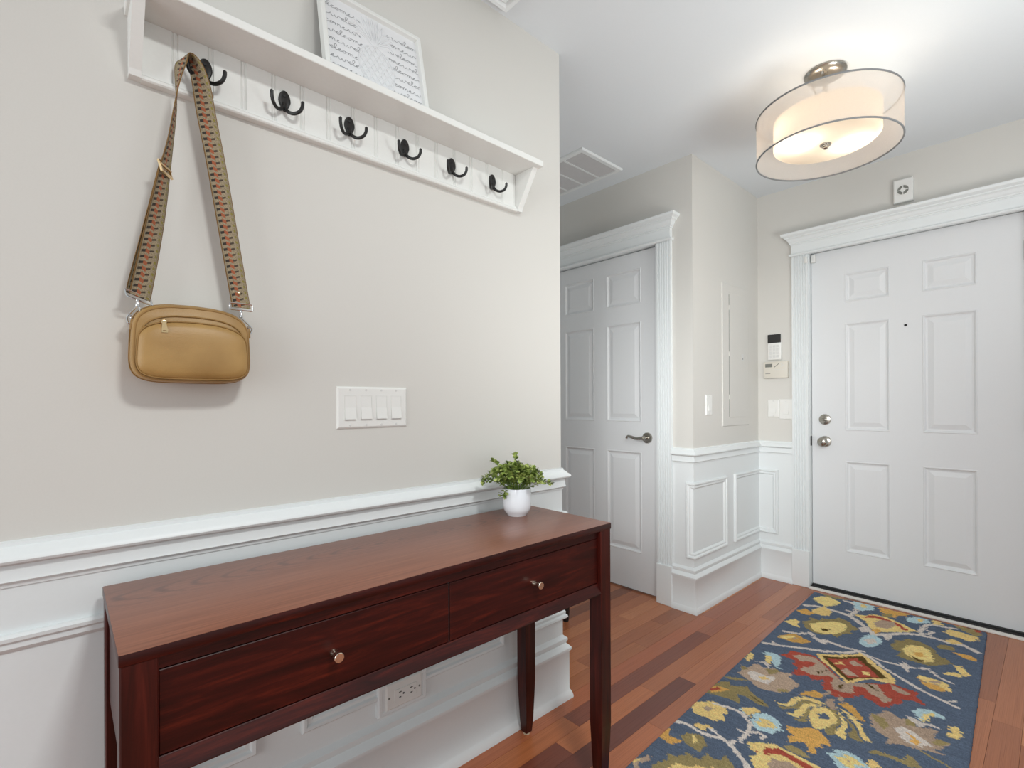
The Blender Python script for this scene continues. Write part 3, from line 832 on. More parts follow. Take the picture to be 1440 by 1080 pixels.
# ------------------------------------------------------------------ plant
px_, py_ = .134, 1.080
pt = thing('potted_plant', 'small leafy green boxwood plant in a round white pot on the console table', 'plant', (px_, py_, TZ))
pot = link('pot', lathe(B(), (px_, py_, TZ), (0, 0, 1), [(0, 0), (.030, 0), (.0315, .002), (.0325, .006), (.039, .012), (.0435, .022), (.0448, .034), (.0448, .086), (.0440, .0875), (.0425, .0868), (.042, .072), (0, .072)], 48), M_CERAMIC, pt, True)
link('soil', lathe(B(), (px_, py_, TZ), (0, 0, 1), [(0, .070), (.0418, .070), (.0418, .0745), (.02, .077), (0, .0765)], 28), M_SOIL, pt, True)
rp = random.Random(5)
def add_leaf(b, p, d, up, L, w):
    d = d.normalized(); s = d.cross(up)
    if s.length < 1e-3: s = d.cross(Vector((1, 0, 0)))
    s.normalize(); n = s.cross(d)
    row = [(0, .12, 0), (.3, .55, .04), (.62, 1.0, .08), (.86, .78, .05), (1.0, .22, .0)]
    prev = None
    for t, ww, h in row:
        c = p+d*L*t+n*h*L
        cur = [b.verts.new(c-s*w*ww*.5+n*L*.05*ww), b.verts.new(c), b.verts.new(c+s*w*ww*.5+n*L*.05*ww)]
        if prev:
            b.faces.new((prev[0], prev[1], cur[1], cur[0])); b.faces.new((prev[1], prev[2], cur[2], cur[1]))
        prev = cur
def sprig(az, el, ln, tip=False, nl=9, lw=1.0):
    root = Vector((px_+.012*math.cos(az), py_+.012*math.sin(az), TZ+.075))
    d0 = Vector((math.cos(az)*math.cos(el), math.sin(az)*math.cos(el), math.sin(el)))
    pts = [root, root+d0*ln*.4+Vector((0, 0, .010)), root+d0*ln*.75+Vector((0, 0, .012)), root+d0*ln]
    C = crom(pts, 5)
    st = link('sprig', tube(B(), C, [.0012-.0006*i/len(C) for i in range(len(C))], 5), M_STEM, pt)
    b = B(); n = len(C)
    for k in range(nl):
        i = int(n*(.30+.66*k/(nl-1))); i = min(i, n-2)
        t = (C[i+1]-C[i]).normalized()
        for s in range(3 if k < nl-1 else 4):
            a = rp.random()*2*PI+k*2.4
            q = t.orthogonal().normalized(); r = t.cross(q)
            out = q*math.cos(a)+r*math.sin(a)
            dd = (out*.9+t*(.55 if k < nl-1 else .9)+Vector((0, 0, .25))).normalized()
            add_leaf(b, C[i], dd, Vector((rp.uniform(-.3, .3), rp.uniform(-.3, .3), 1)), rp.uniform(.011, .0165)*lw, rp.uniform(.0085, .012)*lw)
    link('leaves', b, M_LEAF, st, kind='stuff')
    if tip:
        b = B(); tp = C[-1]
        for s in range(2):
            add_leaf(b, tp, (C[-1]-C[-3])+Vector((rp.uniform(-.3, .3)*.01, rp.uniform(-.3, .3)*.01, .006)), Vector((0, .5, 1)), .013, .007)
        link('new_leaf_tip', b, M_DUSK, st)
for i in range(44):
    az = i*2.39996; f = (i+.5)/44
    el = math.radians(86-62*f+rp.uniform(-7, 7)); ln = .080+.016*f+rp.uniform(-.006, .008)
    if math.cos(az-.75) > .3: ln *= .9
    sprig(az, el, ln, tip=(i % 4 == 1), nl=11, lw=1.08)
sprig(-2.1, math.radians(26), .105, True, 8, 1.1); sprig(-1.5, math.radians(-6), .055, False, 6, 1.3); sprig(.7, math.radians(14), .100, True, 8, 1.1)
sprig(-2.2, math.radians(56), .118, True, 9, 1.1); sprig(2.5, math.radians(66), .120, True, 9, 1.1)
for k in range(5):
    a = -1.0+.25*k
    link('bare_stem', tube(B(), crom([(px_+.010+.002*k, py_+.004*k, TZ+.075), (px_+.018+.003*k, py_+.007+.005*k, TZ+.097), (px_+.022+.004*k, py_+.012+.006*k, TZ+.118)], 4), .0012, 5), M_PSTEM, pt)

# ------------------------------------------------------------------ ceiling light
LX, LY, LR = .663, 2.336, .256
lt = thing('ceiling_light', 'round drum ceiling light with a sheer outer shade and glowing inner shade', 'ceiling light', (LX, LY, H))
link('canopy', lathe(B(), (LX, LY, H), (0, 0, -1), [(0, 0), (.076, 0), (.077, .006), (.072, .014), (.060, .020), (.040, .024), (0, .025)], 40), M_NICKEL, lt, True)
link('stem', lathe(B(), (LX, LY, H-.024), (0, 0, -1), [(0, 0), (.010, 0), (.010, .165), (0, .165)], 16), M_NICKEL, lt, True)
zb, zt = 2.1747, 2.3474; iz0, iz1 = 2.214, 2.326; IR = .191
def drum(r, z0, z1, n=96):
    b = B(); loft(b, [[(LX+r*math.cos(2*PI*k/n), LY+r*math.sin(2*PI*k/n), z) for k in range(n)] for z in (z0, z1)], True, False); return b
os_ = link('outer_shade', drum(LR, zb, zt), M_SHEER, lt, True)
for z in (zb, zt):
    link('shade_trim', tube(B(), [(LX+LR*math.cos(2*PI*k/96), LY+LR*math.sin(2*PI*k/96), z) for k in range(96)], .0034, 8, closed=True), M_GREYTRIM, os_, True)
link('inner_shade', drum(IR, iz0+.008, iz1), M_INNER, lt, True)
n = 64
b = B(); loft(b, [[(LX+r*math.cos(2*PI*k/n), LY+r*math.sin(2*PI*k/n), z) for k in range(n)] for r, z in ((.0005, iz0-.004), (.10, iz0-.003), (.165, iz0-.001), (.184, iz0+.002), (IR, iz0+.009))], True, False)
link('diffuser', b, M_DIFF, lt, True)
link('finial', lathe(B(), (LX, LY, iz0-.003), (0, 0, -1), [(0, 0), (.021, 0), (.0215, .003), (.020, .006), (.0145, .007), (.0145, .010), (.0135, .012), (.009, .013), (.009, .018), (.006, .021), (0, .022)], 32), M_NICKEL, lt, True)
for k in range(3):
    a = 2*PI*k/3+.6
    link('shade_arm', tube(B(), [(LX+.009*math.cos(a), LY+.009*math.sin(a), zt-.010), (LX+.10*math.cos(a), LY+.10*math.sin(a), zt-.004), (LX+(LR-.003)*math.cos(a), LY+(LR-.003)*math.sin(a), zt-.004)], .0028, 6), M_NICKEL, lt, True)
    link('canopy_screw', lathe(B(), (LX+.052*math.cos(a), LY+.052*math.sin(a), H-.020), (0, 0, -1), [(0, 0), (.006, 0), (.006, .010), (.004, .013), (0, .014)], 12), M_NICKEL, lt, True)
for s in (-1, 1):
    # two bulbs either side of the stem, lying along the entry's width
    bxp = (LX+s*.105*math.cos(.80), LY+s*.105*math.sin(.80), 2.262)
    sk = link('lamp_socket', tube(B(), [(LX+s*.012*math.cos(.8), LY+s*.012*math.sin(.8), 2.272), (LX+s*.065*math.cos(.8), LY+s*.065*math.sin(.8), 2.268)], .014, 12), M_NICKEL, lt, True)
    link('bulb', lathe(B(), (LX+s*.065*math.cos(.8), LY+s*.065*math.sin(.8), 2.267), (s*math.cos(.8), s*math.sin(.8), -.03), [(.012, 0), (.013, .015), (.024, .035), (.028, .052), (.024, .070), (.012, .080), (0, .082)], 20), M_BULB, sk, True)

# ------------------------------------------------------------------ things fixed to walls and ceiling
def grille(name, label, x0, x1, y0, y1, ncol):
    g = thing(name, label, 'vent', ((x0+x1)/2, (y0+y1)/2, H))
    link('vent_frame', frame3(B(), (0, 0, H), (0, 1, 0), (1, 0, 0), (0, 0, -1), y0, y1, x0, x1, [(0, 0), (.0, .004), (.004, .011), (.026, .012), (.030, .006), (.031, 0)]), M_TRIM, g)
    link('vent_back', bx(x0+.03, x1-.03, y0+.03, y1-.03, H-.0015, H-.0005), M_SLOT, g)
    wd = (x1-x0-.06)/ncol
    for k in range(1, ncol):
        x = x0+.03+wd*k
        link('vent_bar', bx(x-.006, x+.006, y0+.0305, y1-.0305, H-.011, H-.001), M_TRIM, g)
    for k in range(ncol):
        xa_, xb_ = x0+.03+wd*k+(.006 if k else .001), x0+.03+wd*(k+1)-(.006 if k < ncol-1 else .001)
        b = B(); m = 26
        for i in range(m):
            y = y0+.033+(y1-y0-.066)*(i+.5)/m
            loft(b, [[(xx, y+.0052, H-.010), (xx, y+.0046, H-.0108), (xx, y-.0052, H-.0036), (xx, y-.0046, H-.0028)] for xx in (xa_, xb_)])
        link('vent_slats', b, M_GRILLE, g, kind='stuff')
    return g
grille('return_air_vent', 'white slatted return air vent in the ceiling above the closet door', -.94, -.388, 2.046, 2.412, 4)
dq = thing('ceiling_diffuser', 'white square stepped air diffuser on the ceiling at the top edge above the left wall', 'vent', (.14, 1.02, H))
for k in range(4):
    e = .118-.029*k
    link('diffuser_step', frame3(B(), (.147, 1.018, H), (1, 0, 0), (0, 1, 0), (0, 0, -1), -e, e, -e, e, [(0, 0 if k == 0 else .006), (0, .014+.001*k), (.004, .018), (.015, .016), (.026, .006), (.028, .0045)], cap=(k == 3)), M_TRIM, dq)

def rocker_plate(name, label, o, u, n, w, h, k, mat=None, group=None, style='rocker'):
    """wall plate centred at o on the wall; u runs along the wall, n off it"""
    o, u, n = Vector(o), Vector(u), Vector(n); z = Vector((0, 0, 1))
    t = thing(name, label, 'switch', tuple(o), group)
    mat = mat or M_PLAST
    link('wall_plate', frame3(B(), o, u, z, n, -w/2, w/2, -h/2, h/2, [(0, 0), (0, .002), (.004, .0055), (.006, .006)], cap=True), mat, t)
    pitch = .0463
    for i in range(k):
        c = (i-(k-1)/2)*pitch
        b = B()
        frame3(b, o+u*c, u, z, n, -.0172, .0172, -.0338, .0338, [(0, .006), (0, .0068), (.0012, .0068), (.0012, .0046)], cap=False)
        rk = link('switch_frame', b, mat, t)
        b = B()
        tilt = [.0072, .0060, .0105, .0072]
        vs = []
        for a, zz, d in ((-.0156, .032, .0064), (.0156, .032, .0064), (-.0156, 0, .0072), (.0156, 0, .0072), (-.0156, -.032, .0118), (.0156, -.032, .0118)):
            vs.append(b.verts.new(o+u*(c+a)+z*zz+n*d))
        lo = [b.verts.new(v.co-n*(n.dot(v.co-o)-.0045)) for v in vs]
        for q in ((0, 1, 3, 2), (2, 3, 5, 4)): b.faces.new([vs[j] for j in q])
        for q in ((0, 2), (2, 4), (4, 5), (5, 3), (3, 1), (1, 0)): b.faces.new((vs[q[0]], vs[q[1]], lo[q[1]], lo[q[0]]))
        link('rocker', b, mat, rk)
        for s in (-1, 1):
            link('plate_screw', lathe(B(), o+u*c+z*s*.0485+n*.0058, n, [(0, 0), (.0032, 0), (.0028, .001), (0, .0012)], 12), M_KEY, t, True)
    return t
rocker_plate('light_switch', 'wide white four-gang rocker switch plate on the wall below the coat shelf', (0, .650, 1.1353), (0, 1, 0), (1, 0, 0), .2125, .1148, 4)
rocker_plate('light_switch', 'narrow white single rocker switch left of the painted panel door', (XA, 2.7265, 1.1318), (0, 1, 0), (1, 0, 0), .072, .116, 1)
rocker_plate('light_switch', 'white rocker switch plate beside the front door, left one of the pair', (.062, Y3, 1.106), (1, 0, 0), (0, -1, 0), .070, .114, 1)
rocker_plate('light_switch', 'larger white dimmer switch plate touching the fluted front door casing', (.139, Y3, 1.102), (1, 0, 0), (0, -1, 0), .084, .130, 1)

kp = thing('alarm_keypad', 'slim white alarm keypad with a dark screen above the cream thermostat box', 'keypad', (.075, Y3, 1.503))
link('keypad_body', bx(.0335, .1155, Y3-.018, Y3, 1.421, 1.587, .004, 2), M_PLAST, kp, True)
link('keypad_screen', bx(.0345, .1145, Y3-.0196, Y3-.0175, 1.530, 1.5855, .001, 1), M_DARKSCREEN, kp)
for r in range(4):
    for c in range(3):
        link('key', bx(.047+c*.0195, .0625+c*.0195, Y3-.0195, Y3-.0178, 1.436+r*.0215, 1.4515+r*.0215, .0008, 1), M_KEY, kp)
th = thing('wall_thermostat', 'wide cream control box with a small grey display below the alarm keypad', 'thermostat', (.082, Y3, 1.356))
link('thermostat_body', bx(.009, .156, Y3-.024, Y3, 1.302, 1.409, .004, 2), M_CREAM, th, True)
link('thermostat_display', bx(.021, .064, Y3-.0252, Y3-.0238, 1.374, 1.396, .0006, 1), M_LCD, th)
link('display_bezel', frame3(B(), (0, Y3-.024, 0), (1, 0, 0), (0, 0, 1), (0, -1, 0), .016, .130, 1.366, 1.403, [(0, 0), (0, .0008), (.0012, .0008), (.0012, 0)]), M_CREAM, th)
link('control_slot', slab(B(), [(.074, 1.374), (.078, 1.372), (.106, 1.394), (.103, 1.396)], 'y', Y3-.0248, Y3-.0238), M_LCD, th)
for k in range(3):
    link('control_button', lathe(B(), (.119+.009*(k % 2), Y3-.0238, 1.376+.009*k), (0, -1, 0), [(0, 0), (.0035, 0), (.003, .0015), (0, .0017)], 12), M_KEY, th, True)
link('cover_seam', bx(.012, .153, Y3-.0246, Y3-.0238, 1.3565, 1.3580), M_KEY, th)
link('embossed_mark', bx(.022, .052, Y3-.0245, Y3-.0238, 1.331, 1.334), M_LCD, th)

si = thing('siren_box', 'square white alarm sounder with a round grille above the front door', 'alarm', (.7415, Y3, 2.30))
link('siren_body', frame3(B(), (.742, Y3, 2.300), (1, 0, 0), (0, 0, 1), (0, -1, 0), -.0425, .0425, -.0625, .0625, [(0, 0), (0, .026), (.003, .029), (.005, .030)], cap=True), M_PLAST, si)
c_ = (.742, Y3-.030, 2.302)
link('grille_recess', lathe(B(), c_, (0, -1, 0), [(0, -.0005), (.0255, -.0005), (.0255, .0004), (0, .0004)], 32), M_LCD, si)
link('grille_hub', lathe(B(), c_, (0, -1, 0), [(0, 0), (.0115, 0), (.011, .0028), (0, .003)], 24), M_PLAST, si, True)
link('grille_ring', tube(B(), [(c_[0]+.0262*math.cos(2*PI*k/36), c_[1]-.001, c_[2]+.0262*math.sin(2*PI*k/36)) for k in range(36)], .0016, 6, closed=True), M_PLAST, si, True)
for a in (PI/4*0, PI/2, PI, 3*PI/2):
    link('grille_spoke', tube(B(), [(c_[0]+.008*math.cos(a), c_[1]-.0016, c_[2]+.008*math.sin(a)), (c_[0]+.026*math.cos(a), c_[1]-.0016, c_[2]+.026*math.sin(a))], .0019, 6), M_PLAST, si)

ep = thing('electrical_panel', 'flat electrical panel door painted the wall colour on the short return wall', 'panel', (XA, 3.08, 1.43))
xw = XA
link('panel_cover', frame3(B(), (xw, 0, 0), (0, 1, 0), (0, 0, 1), (1, 0, 0), 2.896, 3.268, 1.003, 1.862, [(0, 0), (.0005, .002), (.003, .0055), (.008, .006)], cap=True), M_WALL, ep)
pd = link('panel_door', bx(xw+.0058, xw+.0085, 2.984, 3.190, 1.055, 1.812, .0012, 1), M_WALL, ep)
link('door_gap', bx(xw+.0055, xw+.0064, 2.979, 2.984, 1.06, 1.80), M_LCD, ep)
for z in (1.18, 1.44, 1.72):
    link('panel_hinge', bx(xw+.0058, xw+.0095, 2.977, 2.989, z-.014, z+.014, .001, 1), M_WALL, ep)
link('panel_latch', bx(xw+.0083, xw+.0105, 3.150, 3.176, 1.41, 1.45, .0015, 1), M_KEY, pd)
link('latch_slot', bx(xw+.0102, xw+.0110, 3.157, 3.169, 1.416, 1.421), M_LCD, pd)
for y in (2.925, 3.228):
    for z in (1.10, 1.43, 1.75):
        link('panel_screw', lathe(B(), (xw+.0058, y, z), (1, 0, 0), [(0, 0), (.004, 0), (.0035, .0012), (0, .0015)], 12), M_KEY, ep, True)

ou = thing('wall_outlet', 'white duplex outlet in a raised block under the console table', 'outlet', (.003, .7315, .304))
link('outlet_block', frame3(B(), (.003, 0, 0), (0, 1, 0), (0, 0, 1), (1, 0, 0), .6514, .8112, .2595, .3500, [(0, 0), (0, .014), (.004, .018), (.012, .018), (.014, .016)], cap=True), M_TRIM, ou)
link('outlet_plate', frame3(B(), (.019, 0, 0), (0, 1, 0), (0, 0, 1), (1, 0, 0), .6745, .7915, .272, .3465, [(0, 0), (0, .002), (.003, .0045), (.004, .005)], cap=True), M_PLAST, ou)
re_ = link('receptacle', bx(.0235, .0258, .7005, .7722, .2885, .3245, .0008, 1), M_PLAST, ou)
for c in (.718, .755):
    for z, l in ((.3145, .008), (.300, .0065)):
        link('slot', bx(.0255, .0264, c-l/2, c+l/2, z-.0013, z+.0013), M_SLOT, re_)
    link('ground_hole', lathe(B(), (.0254, c+.011, .3073), (1, 0, 0), [(0, 0), (.0027, 0), (.0027, .001), (0, .001)], 12), M_SLOT, re_)
for y in (.6835, .7825):
    link('plate_screw', lathe(B(), (.0238, y, .3075), (1, 0, 0), [(0, 0), (.003, 0), (.0028, .001), (0, .0012)], 12), M_LCD, ou)

# something black stands in the hall; only a foot shows past the wall's end
SX, SY = -.4395-.192*.8387, 1.958-.192*.5446
st = thing('stool', 'black piece of furniture whose foot just shows past the white wall end', 'furniture', (SX, SY, 0))
link('stool_seat', lathe(B(), (SX, SY, .40), (0, 0, 1), [(0, 0), (.20, 0), (.21, .010), (.21, .026), (.20, .036), (0, .038)], 32), M_BLACK, st, True)
for k in range(4):
    a = math.radians(33+90*k)
    c, s = math.cos(a), math.sin(a)
    pts = [(SX+.205*c, SY+.205*s, .405), (SX+.202*c, SY+.202*s, .20), (SX+.196*c, SY+.196*s, .05), (SX+.192*c, SY+.192*s, 0)]
    link('leg', tube(B(), pts, [.015, .015, .015, .014], 8), M_BLACK, st, True)

# ------------------------------------------------------------------ runner rug
RUG = """i 26 19,261 68,228 132,227 188,233 230,250 275,292 322,354 358,407
i 21 231,235 240,150 234,77 195,35 162,34
i 17 200,175 239,182
i 24 360,417 400,377 445,320 491,274 528,262 571,255 620,265 678,253 725,294
i 20 528,262 515,199 526,122 547,73 592,69 635,52
i 15 531,233 549,227 560,179 538,176
i 0 292,383 325,332 343,397 314,426
i 0 391,399 431,359 424,450
y 0 244,207 284,182 319,131 377,132 438,170 483,205 510,217 465,275 419,321 384,356 359,368 334,342 320,302 299,267 272,238
r 0 278,231 296,169 336,144 389,163 434,188 474,240 456,258 423,212 379,188 328,182
t 0 334,260 356,182 405,176 423,212 400,288 355,307
g 0 343,358 365,323 384,356 364,397
g 0 316,-4 345,-34 381,9 413,-23 451,-1 436,44 403,63 410,114 380,100 355,81 332,73
o 0 342,93 380,55 396,113 357,138
b 0 196,0 232,-19 297,-2 302,72 260,130 224,104
y 0 233,30 262,17 269,58 250,78
b 0 442,67 474,20 528,9 539,55 498,109 459,121
y 0 484,40 510,28 508,72 491,75
y 0 539,-16 566,-14 590,44 553,67
y 0 27,117 48,44 79,31 135,61 158,89 134,162 101,195 61,169
o 0 33,3 73,-29 133,-24 173,6 129,32 79,31
y 0 68,292 101,195 145,246 158,322 121,345 81,341
g 0 10,365 39,305 90,346 77,389 38,392
y 0 10,558 40,485 68,514 65,545 91,585 53,584
o 0 74,494 101,452 83,412 132,421 130,380 166,373 198,312 238,328 268,368 299,402 271,456 289,476 255,511 249,579 223,556 182,596 146,595 109,567
y 0 107,502 144,438 184,383 233,375 252,411 254,474 228,550 191,575 149,579
d 0 164,520 196,501 199,529 177,544
g 0 42,775 59,708 93,673 130,698 165,711 158,752 109,779 78,774
y 0 47,769 69,718 94,702 93,748 76,765
t 0 92,719 114,714 108,749
i 18 44,685 99,667 143,611 167,649 185,666 224,652 280,664 331,657 362,648
i 0 187,688 194,645 227,637 227,695
i 19 17,883 62,861 105,840 165,802 239,772 305,717 356,654
i 11 39,837 70,864
i 15 358,672 378,679 449,746 518,804 584,848 644,877 699,902
i 8 648,879 670,880 694,851
i 13 358,672 387,678 440,688 501,679 527,675 571,646 586,631 609,657 628,686 665,702
i 0 496,670 508,627 530,665 527,726 514,710
b 0 326,525 333,457 360,417 397,441 408,490 391,564 364,591 338,572
i 0 340,511 367,460 390,496 370,551
o 0 434,475 454,432 438,412 468,395 487,351 525,349 563,368 590,407 606,455 642,481 655,508 616,567 586,597 546,598 506,598 475,588 486,534 454,523
y 0 481,496 502,419 542,400 574,424 585,477 602,541 572,572 537,567 505,547
g 0 523,497 550,470 566,517 539,534
d 0 516,536 554,560 586,547 550,583
y 0 598,141 618,82 656,83 687,90 728,97 719,154 686,187 661,165 631,170
y 0 607,254 633,204 664,220 671,241 632,271
o 0 611,-18 668,-21 719,19 733,56 710,90 660,53
r 0 687,-21 718,-11 733,26 714,30
o 0 585,346 617,303 653,312 649,348 605,371
g 0 645,374 678,362 706,355 726,376 725,408 687,406
y 0 632,626 671,587 692,593 661,521 681,501 722,572 684,624 648,637
g 0 564,723 588,773 615,759 650,768 654,787 642,811 608,813 582,792
y 0 562,719 582,718 614,713 643,718 665,734 675,793 652,785 634,759 595,766 578,756
t 0 605,743 631,717 640,740 619,768
r 0 106,946 125,921 132,870 157,864 186,854 220,850 267,887 318,948 357,1002 396,1012 415,1107 399,1123 384,1111 362,1146 352,1115 320,1109 300,1070 309,1025 289,1051 265,1069 238,1049 222,1071 201,1087 191,1065 201,1010 170,996 175,956 145,950
r 0 250,1026 287,988 321,995 367,1002 415,955 467,914 502,872 536,883 588,881 580,913 602,943 618,972 577,962 549,979 552,1016 527,1047 514,1088 492,1094 477,1075 449,1075 432,1050 415,1091 396,1122 363,1143 321,1112 303,1054 306,1010 262,1075
t 0 146,912 171,887 206,871 228,866 264,902 297,936 326,971 357,1002 392,988 406,1060 386,1061 366,1072 345,1084 327,1052 327,1002 309,988 281,1017 251,1031 223,1021 209,1024 212,994 241,947 244,915 219,918 194,942 170,925
t 0 325,992 366,997 415,955 461,927 485,973 506,1006 522,1007 512,1051 497,1055 486,1031 456,1025 430,991 393,1002 402,1068 377,1088 351,1089 336,1060
t 0 496,885 530,896 564,916 559,934 532,937 510,923
y 0 213,819 242,800 298,760 360,672 399,714 452,765 506,836 511,873 472,890 434,895 411,938 372,1004 316,931 255,874
d 0 237,821 306,779 363,700 399,744 450,810 482,847 444,878 400,923 371,979 317,916
r 0 265,833 306,800 360,737 386,773 421,818 458,857 420,889 370,953 316,888
t 0 335,801 352,769 386,802 354,827
t 0 329,904 349,869 393,909 362,934
y 0 297,869 310,819 330,844
y 0 396,851 415,838 429,866 409,879
d 0 265,990 278,961 306,927 280,972 274,1003
d 0 352,1057 361,1019 368,1031 365,1069
d 0 419,943 444,951 474,983 452,974
g 0 256,1230 274,1184 299,1149 324,1152 333,1189 312,1201 281,1210
t 0 326,1160 340,1108 352,1115 335,1169
t 0 347,1220 351,1171 365,1157 373,1193 386,1223 365,1244
t 0 374,1148 378,1116 394,1137 393,1172
g 0 383,1187 406,1152 435,1173 461,1211 467,1241 449,1245 417,1203
y 0 203,1330 229,1338 245,1322 253,1269 266,1229 296,1217 326,1214 347,1220 323,1243 292,1239 275,1261 270,1305 254,1340 229,1347
o 0 228,1356 255,1343 271,1309 278,1262 293,1243 328,1238 309,1266 290,1281 283,1327 261,1353 239,1368
y 0 260,1383 282,1369 285,1333 289,1287 308,1259 350,1234 328,1264 309,1292 311,1357 302,1382 278,1389
o 0 288,1400 309,1383 313,1354 308,1310 315,1286 320,1306 327,1357 330,1392 314,1404
o 0 356,1245 382,1235 407,1267 416,1306 414,1353 419,1400 402,1416 384,1391 403,1342 404,1294 381,1261
y 0 318,1317 327,1273 353,1247 380,1254 403,1288 407,1322 391,1369 377,1398 359,1409 340,1383
n 0 336,1307 351,1304 362,1284 373,1293 386,1308 369,1326 356,1335 350,1317
y 0 387,1222 413,1260 436,1298 440,1352 452,1400 431,1398 415,1386 422,1331 413,1280
o 0 418,1255 449,1285 463,1319 480,1349 499,1375 467,1380 449,1362 454,1329 439,1294
y 0 381,1206 412,1218 449,1245 473,1271 489,1321 520,1354 496,1360 477,1334 455,1278 426,1247
g 0 289,1459 316,1448 349,1415 372,1409 398,1431 427,1470 405,1481 393,1503 399,1553 381,1555 366,1515 338,1524 319,1553 310,1499
t 0 24,1232 39,1207 20,1158 51,1162 59,1119 68,1098 98,1114 118,1105 127,1084 144,1101 173,1094 198,1079 197,1112 223,1138 247,1148 239,1181 229,1220 206,1262 175,1279 142,1288 110,1272 85,1256 62,1248
o 0 109,1125 139,1084 158,1109 135,1154
o 0 181,1240 224,1216 206,1262
o 0 17,1161 43,1164 56,1178 39,1196
i 0 61,1196 77,1169 126,1174 157,1153 161,1190 146,1235 113,1238 82,1238
y 0 105,1204 128,1181 147,1193 125,1216
b 0 44,984 54,961 84,950 112,959 126,993 137,1041 125,1076 105,1038 66,993
y 0 62,997 84,987 102,1030 101,1065 85,1058
i 0 53,1084 78,1054 107,1071 113,1111 89,1077
b 0 122,1067 159,1069 133,1078
y 0 5,1085 6,1016 28,1031 32,1112
o 0 -1,1301 42,1278 85,1256 74,1278 33,1304
o 0 -5,1387 12,1350 33,1324 51,1351 100,1307 112,1329 193,1375 207,1395 174,1402 121,1385 89,1389 113,1420 120,1449 81,1443 41,1456 0,1470 -12,1425
g 0 -10,1430 12,1390 62,1378 41,1419 15,1450
r 0 -6,1438 17,1400 36,1400 11,1440
d 0 123,1360 153,1371 190,1387 164,1382
y 0 9,1604 8,1578 -6,1567 12,1536 29,1524 47,1500 67,1506 101,1510 114,1535 108,1553 131,1589 106,1598 98,1617 70,1615 52,1622 29,1621
t 0 38,1568 49,1544 73,1546 59,1578
i 15 -9,1726 19,1703 45,1700 81,1708 116,1705 154,1688 181,1693
i 14 59,1514 92,1500 134,1496 164,1508 198,1545 209,1589 205,1642 191,1682
i 9 103,1664 127,1672 168,1685
i 16 181,1693 209,1714 241,1739 269,1765 296,1791
i 12 175,1602 200,1604
i 13 213,1586 236,1568 257,1574 254,1593
y 0 56,1689 74,1659 101,1649 102,1687 85,1694
g 0 -10,1833 -2,1803 -4,1777 16,1763 20,1802 49,1795 68,1791 63,1822 39,1836 14,1830
o 0 56,1777 56,1745 81,1730 109,1723 138,1766 132,1807 104,1801 84,1801
y 0 75,1747 84,1738 108,1766 104,1780
o 0 55,1965 69,1931 79,1903 56,1883 90,1874 108,1831 133,1840 155,1826 150,1793 179,1802 201,1789 198,1759 229,1779 243,1801 268,1844 91,2023
y 0 98,1929 105,1904 137,1890 147,1871 179,1857 196,1831 230,1890 125,1997
t 0 -6,2026 -7,1990 20,1954 31,1928 40,1948 27,1984 22,2019 44,2046 28,2070
y 0 -1,2021 0,1992 16,1966 19,1987 14,2015 34,2047 28,2062
b 0 136,1475 152,1446 180,1480 161,1500
y 0 138,1467 167,1431 194,1441 184,1477 172,1501
b 0 186,1511 186,1468 211,1437 249,1447 275,1467 282,1505 266,1543 232,1556 208,1546
y 0 205,1515 207,1484 233,1474 260,1482 260,1511 240,1525 223,1531
t 0 226,1500 231,1486 238,1500
y 0 223,1660 228,1640 253,1619 290,1592 336,1595 380,1599 414,1601 440,1610 451,1658 309,1803 280,1746 253,1708 270,1681
r 0 257,1681 280,1642 270,1627 296,1622 299,1604 341,1610 384,1613 418,1618 405,1646 370,1637 325,1631 293,1654
t 0 304,1703 314,1665 351,1646 376,1658 373,1721 336,1759
o 0 314,1579 334,1558 364,1557 398,1580 378,1591 335,1592
t 0 480,1165 499,1162 518,1112 535,1105 561,1131 588,1114 613,1148 648,1122 665,1124 657,1179 696,1176 705,1179 661,1255 700,1257 647,1277 616,1292 583,1298 546,1327 551,1286 517,1274 490,1243
o 0 480,1165 523,1170 543,1209 519,1243
o 0 575,1127 594,1108 609,1143 587,1165
o 0 654,1218 670,1175 702,1178 676,1217
i 0 552,1220 575,1178 604,1187 634,1212 652,1229 633,1266 593,1271
g 0 585,1205 607,1220 632,1258 613,1268
b 0 583,1045 601,1006 629,989 654,995 673,1008 671,1030 657,1024 637,1034 627,1084 615,1097 602,1079
y 0 615,1097 613,1047 637,1007 649,1011 631,1050 628,1089
i 0 567,1093 592,1089 616,1106 642,1090 672,1103 640,1111 616,1145 600,1122
y 0 683,1068 703,1048 718,1071 728,1116 709,1136 686,1136 698,1100
b 0 426,1513 444,1474 473,1461 501,1466 526,1489 522,1539 497,1579 467,1564 444,1540
y 0 450,1518 467,1484 494,1481 511,1497 496,1542 473,1543
t 0 475,1507 485,1500 483,1518
y 0 525,1454 542,1449 563,1475 532,1506
o 0 514,1420 529,1388 568,1382 601,1381 609,1341 622,1344 645,1384 623,1406 597,1401 565,1402 533,1413
o 8 635,1289 668,1305 694,1312 712,1324"""
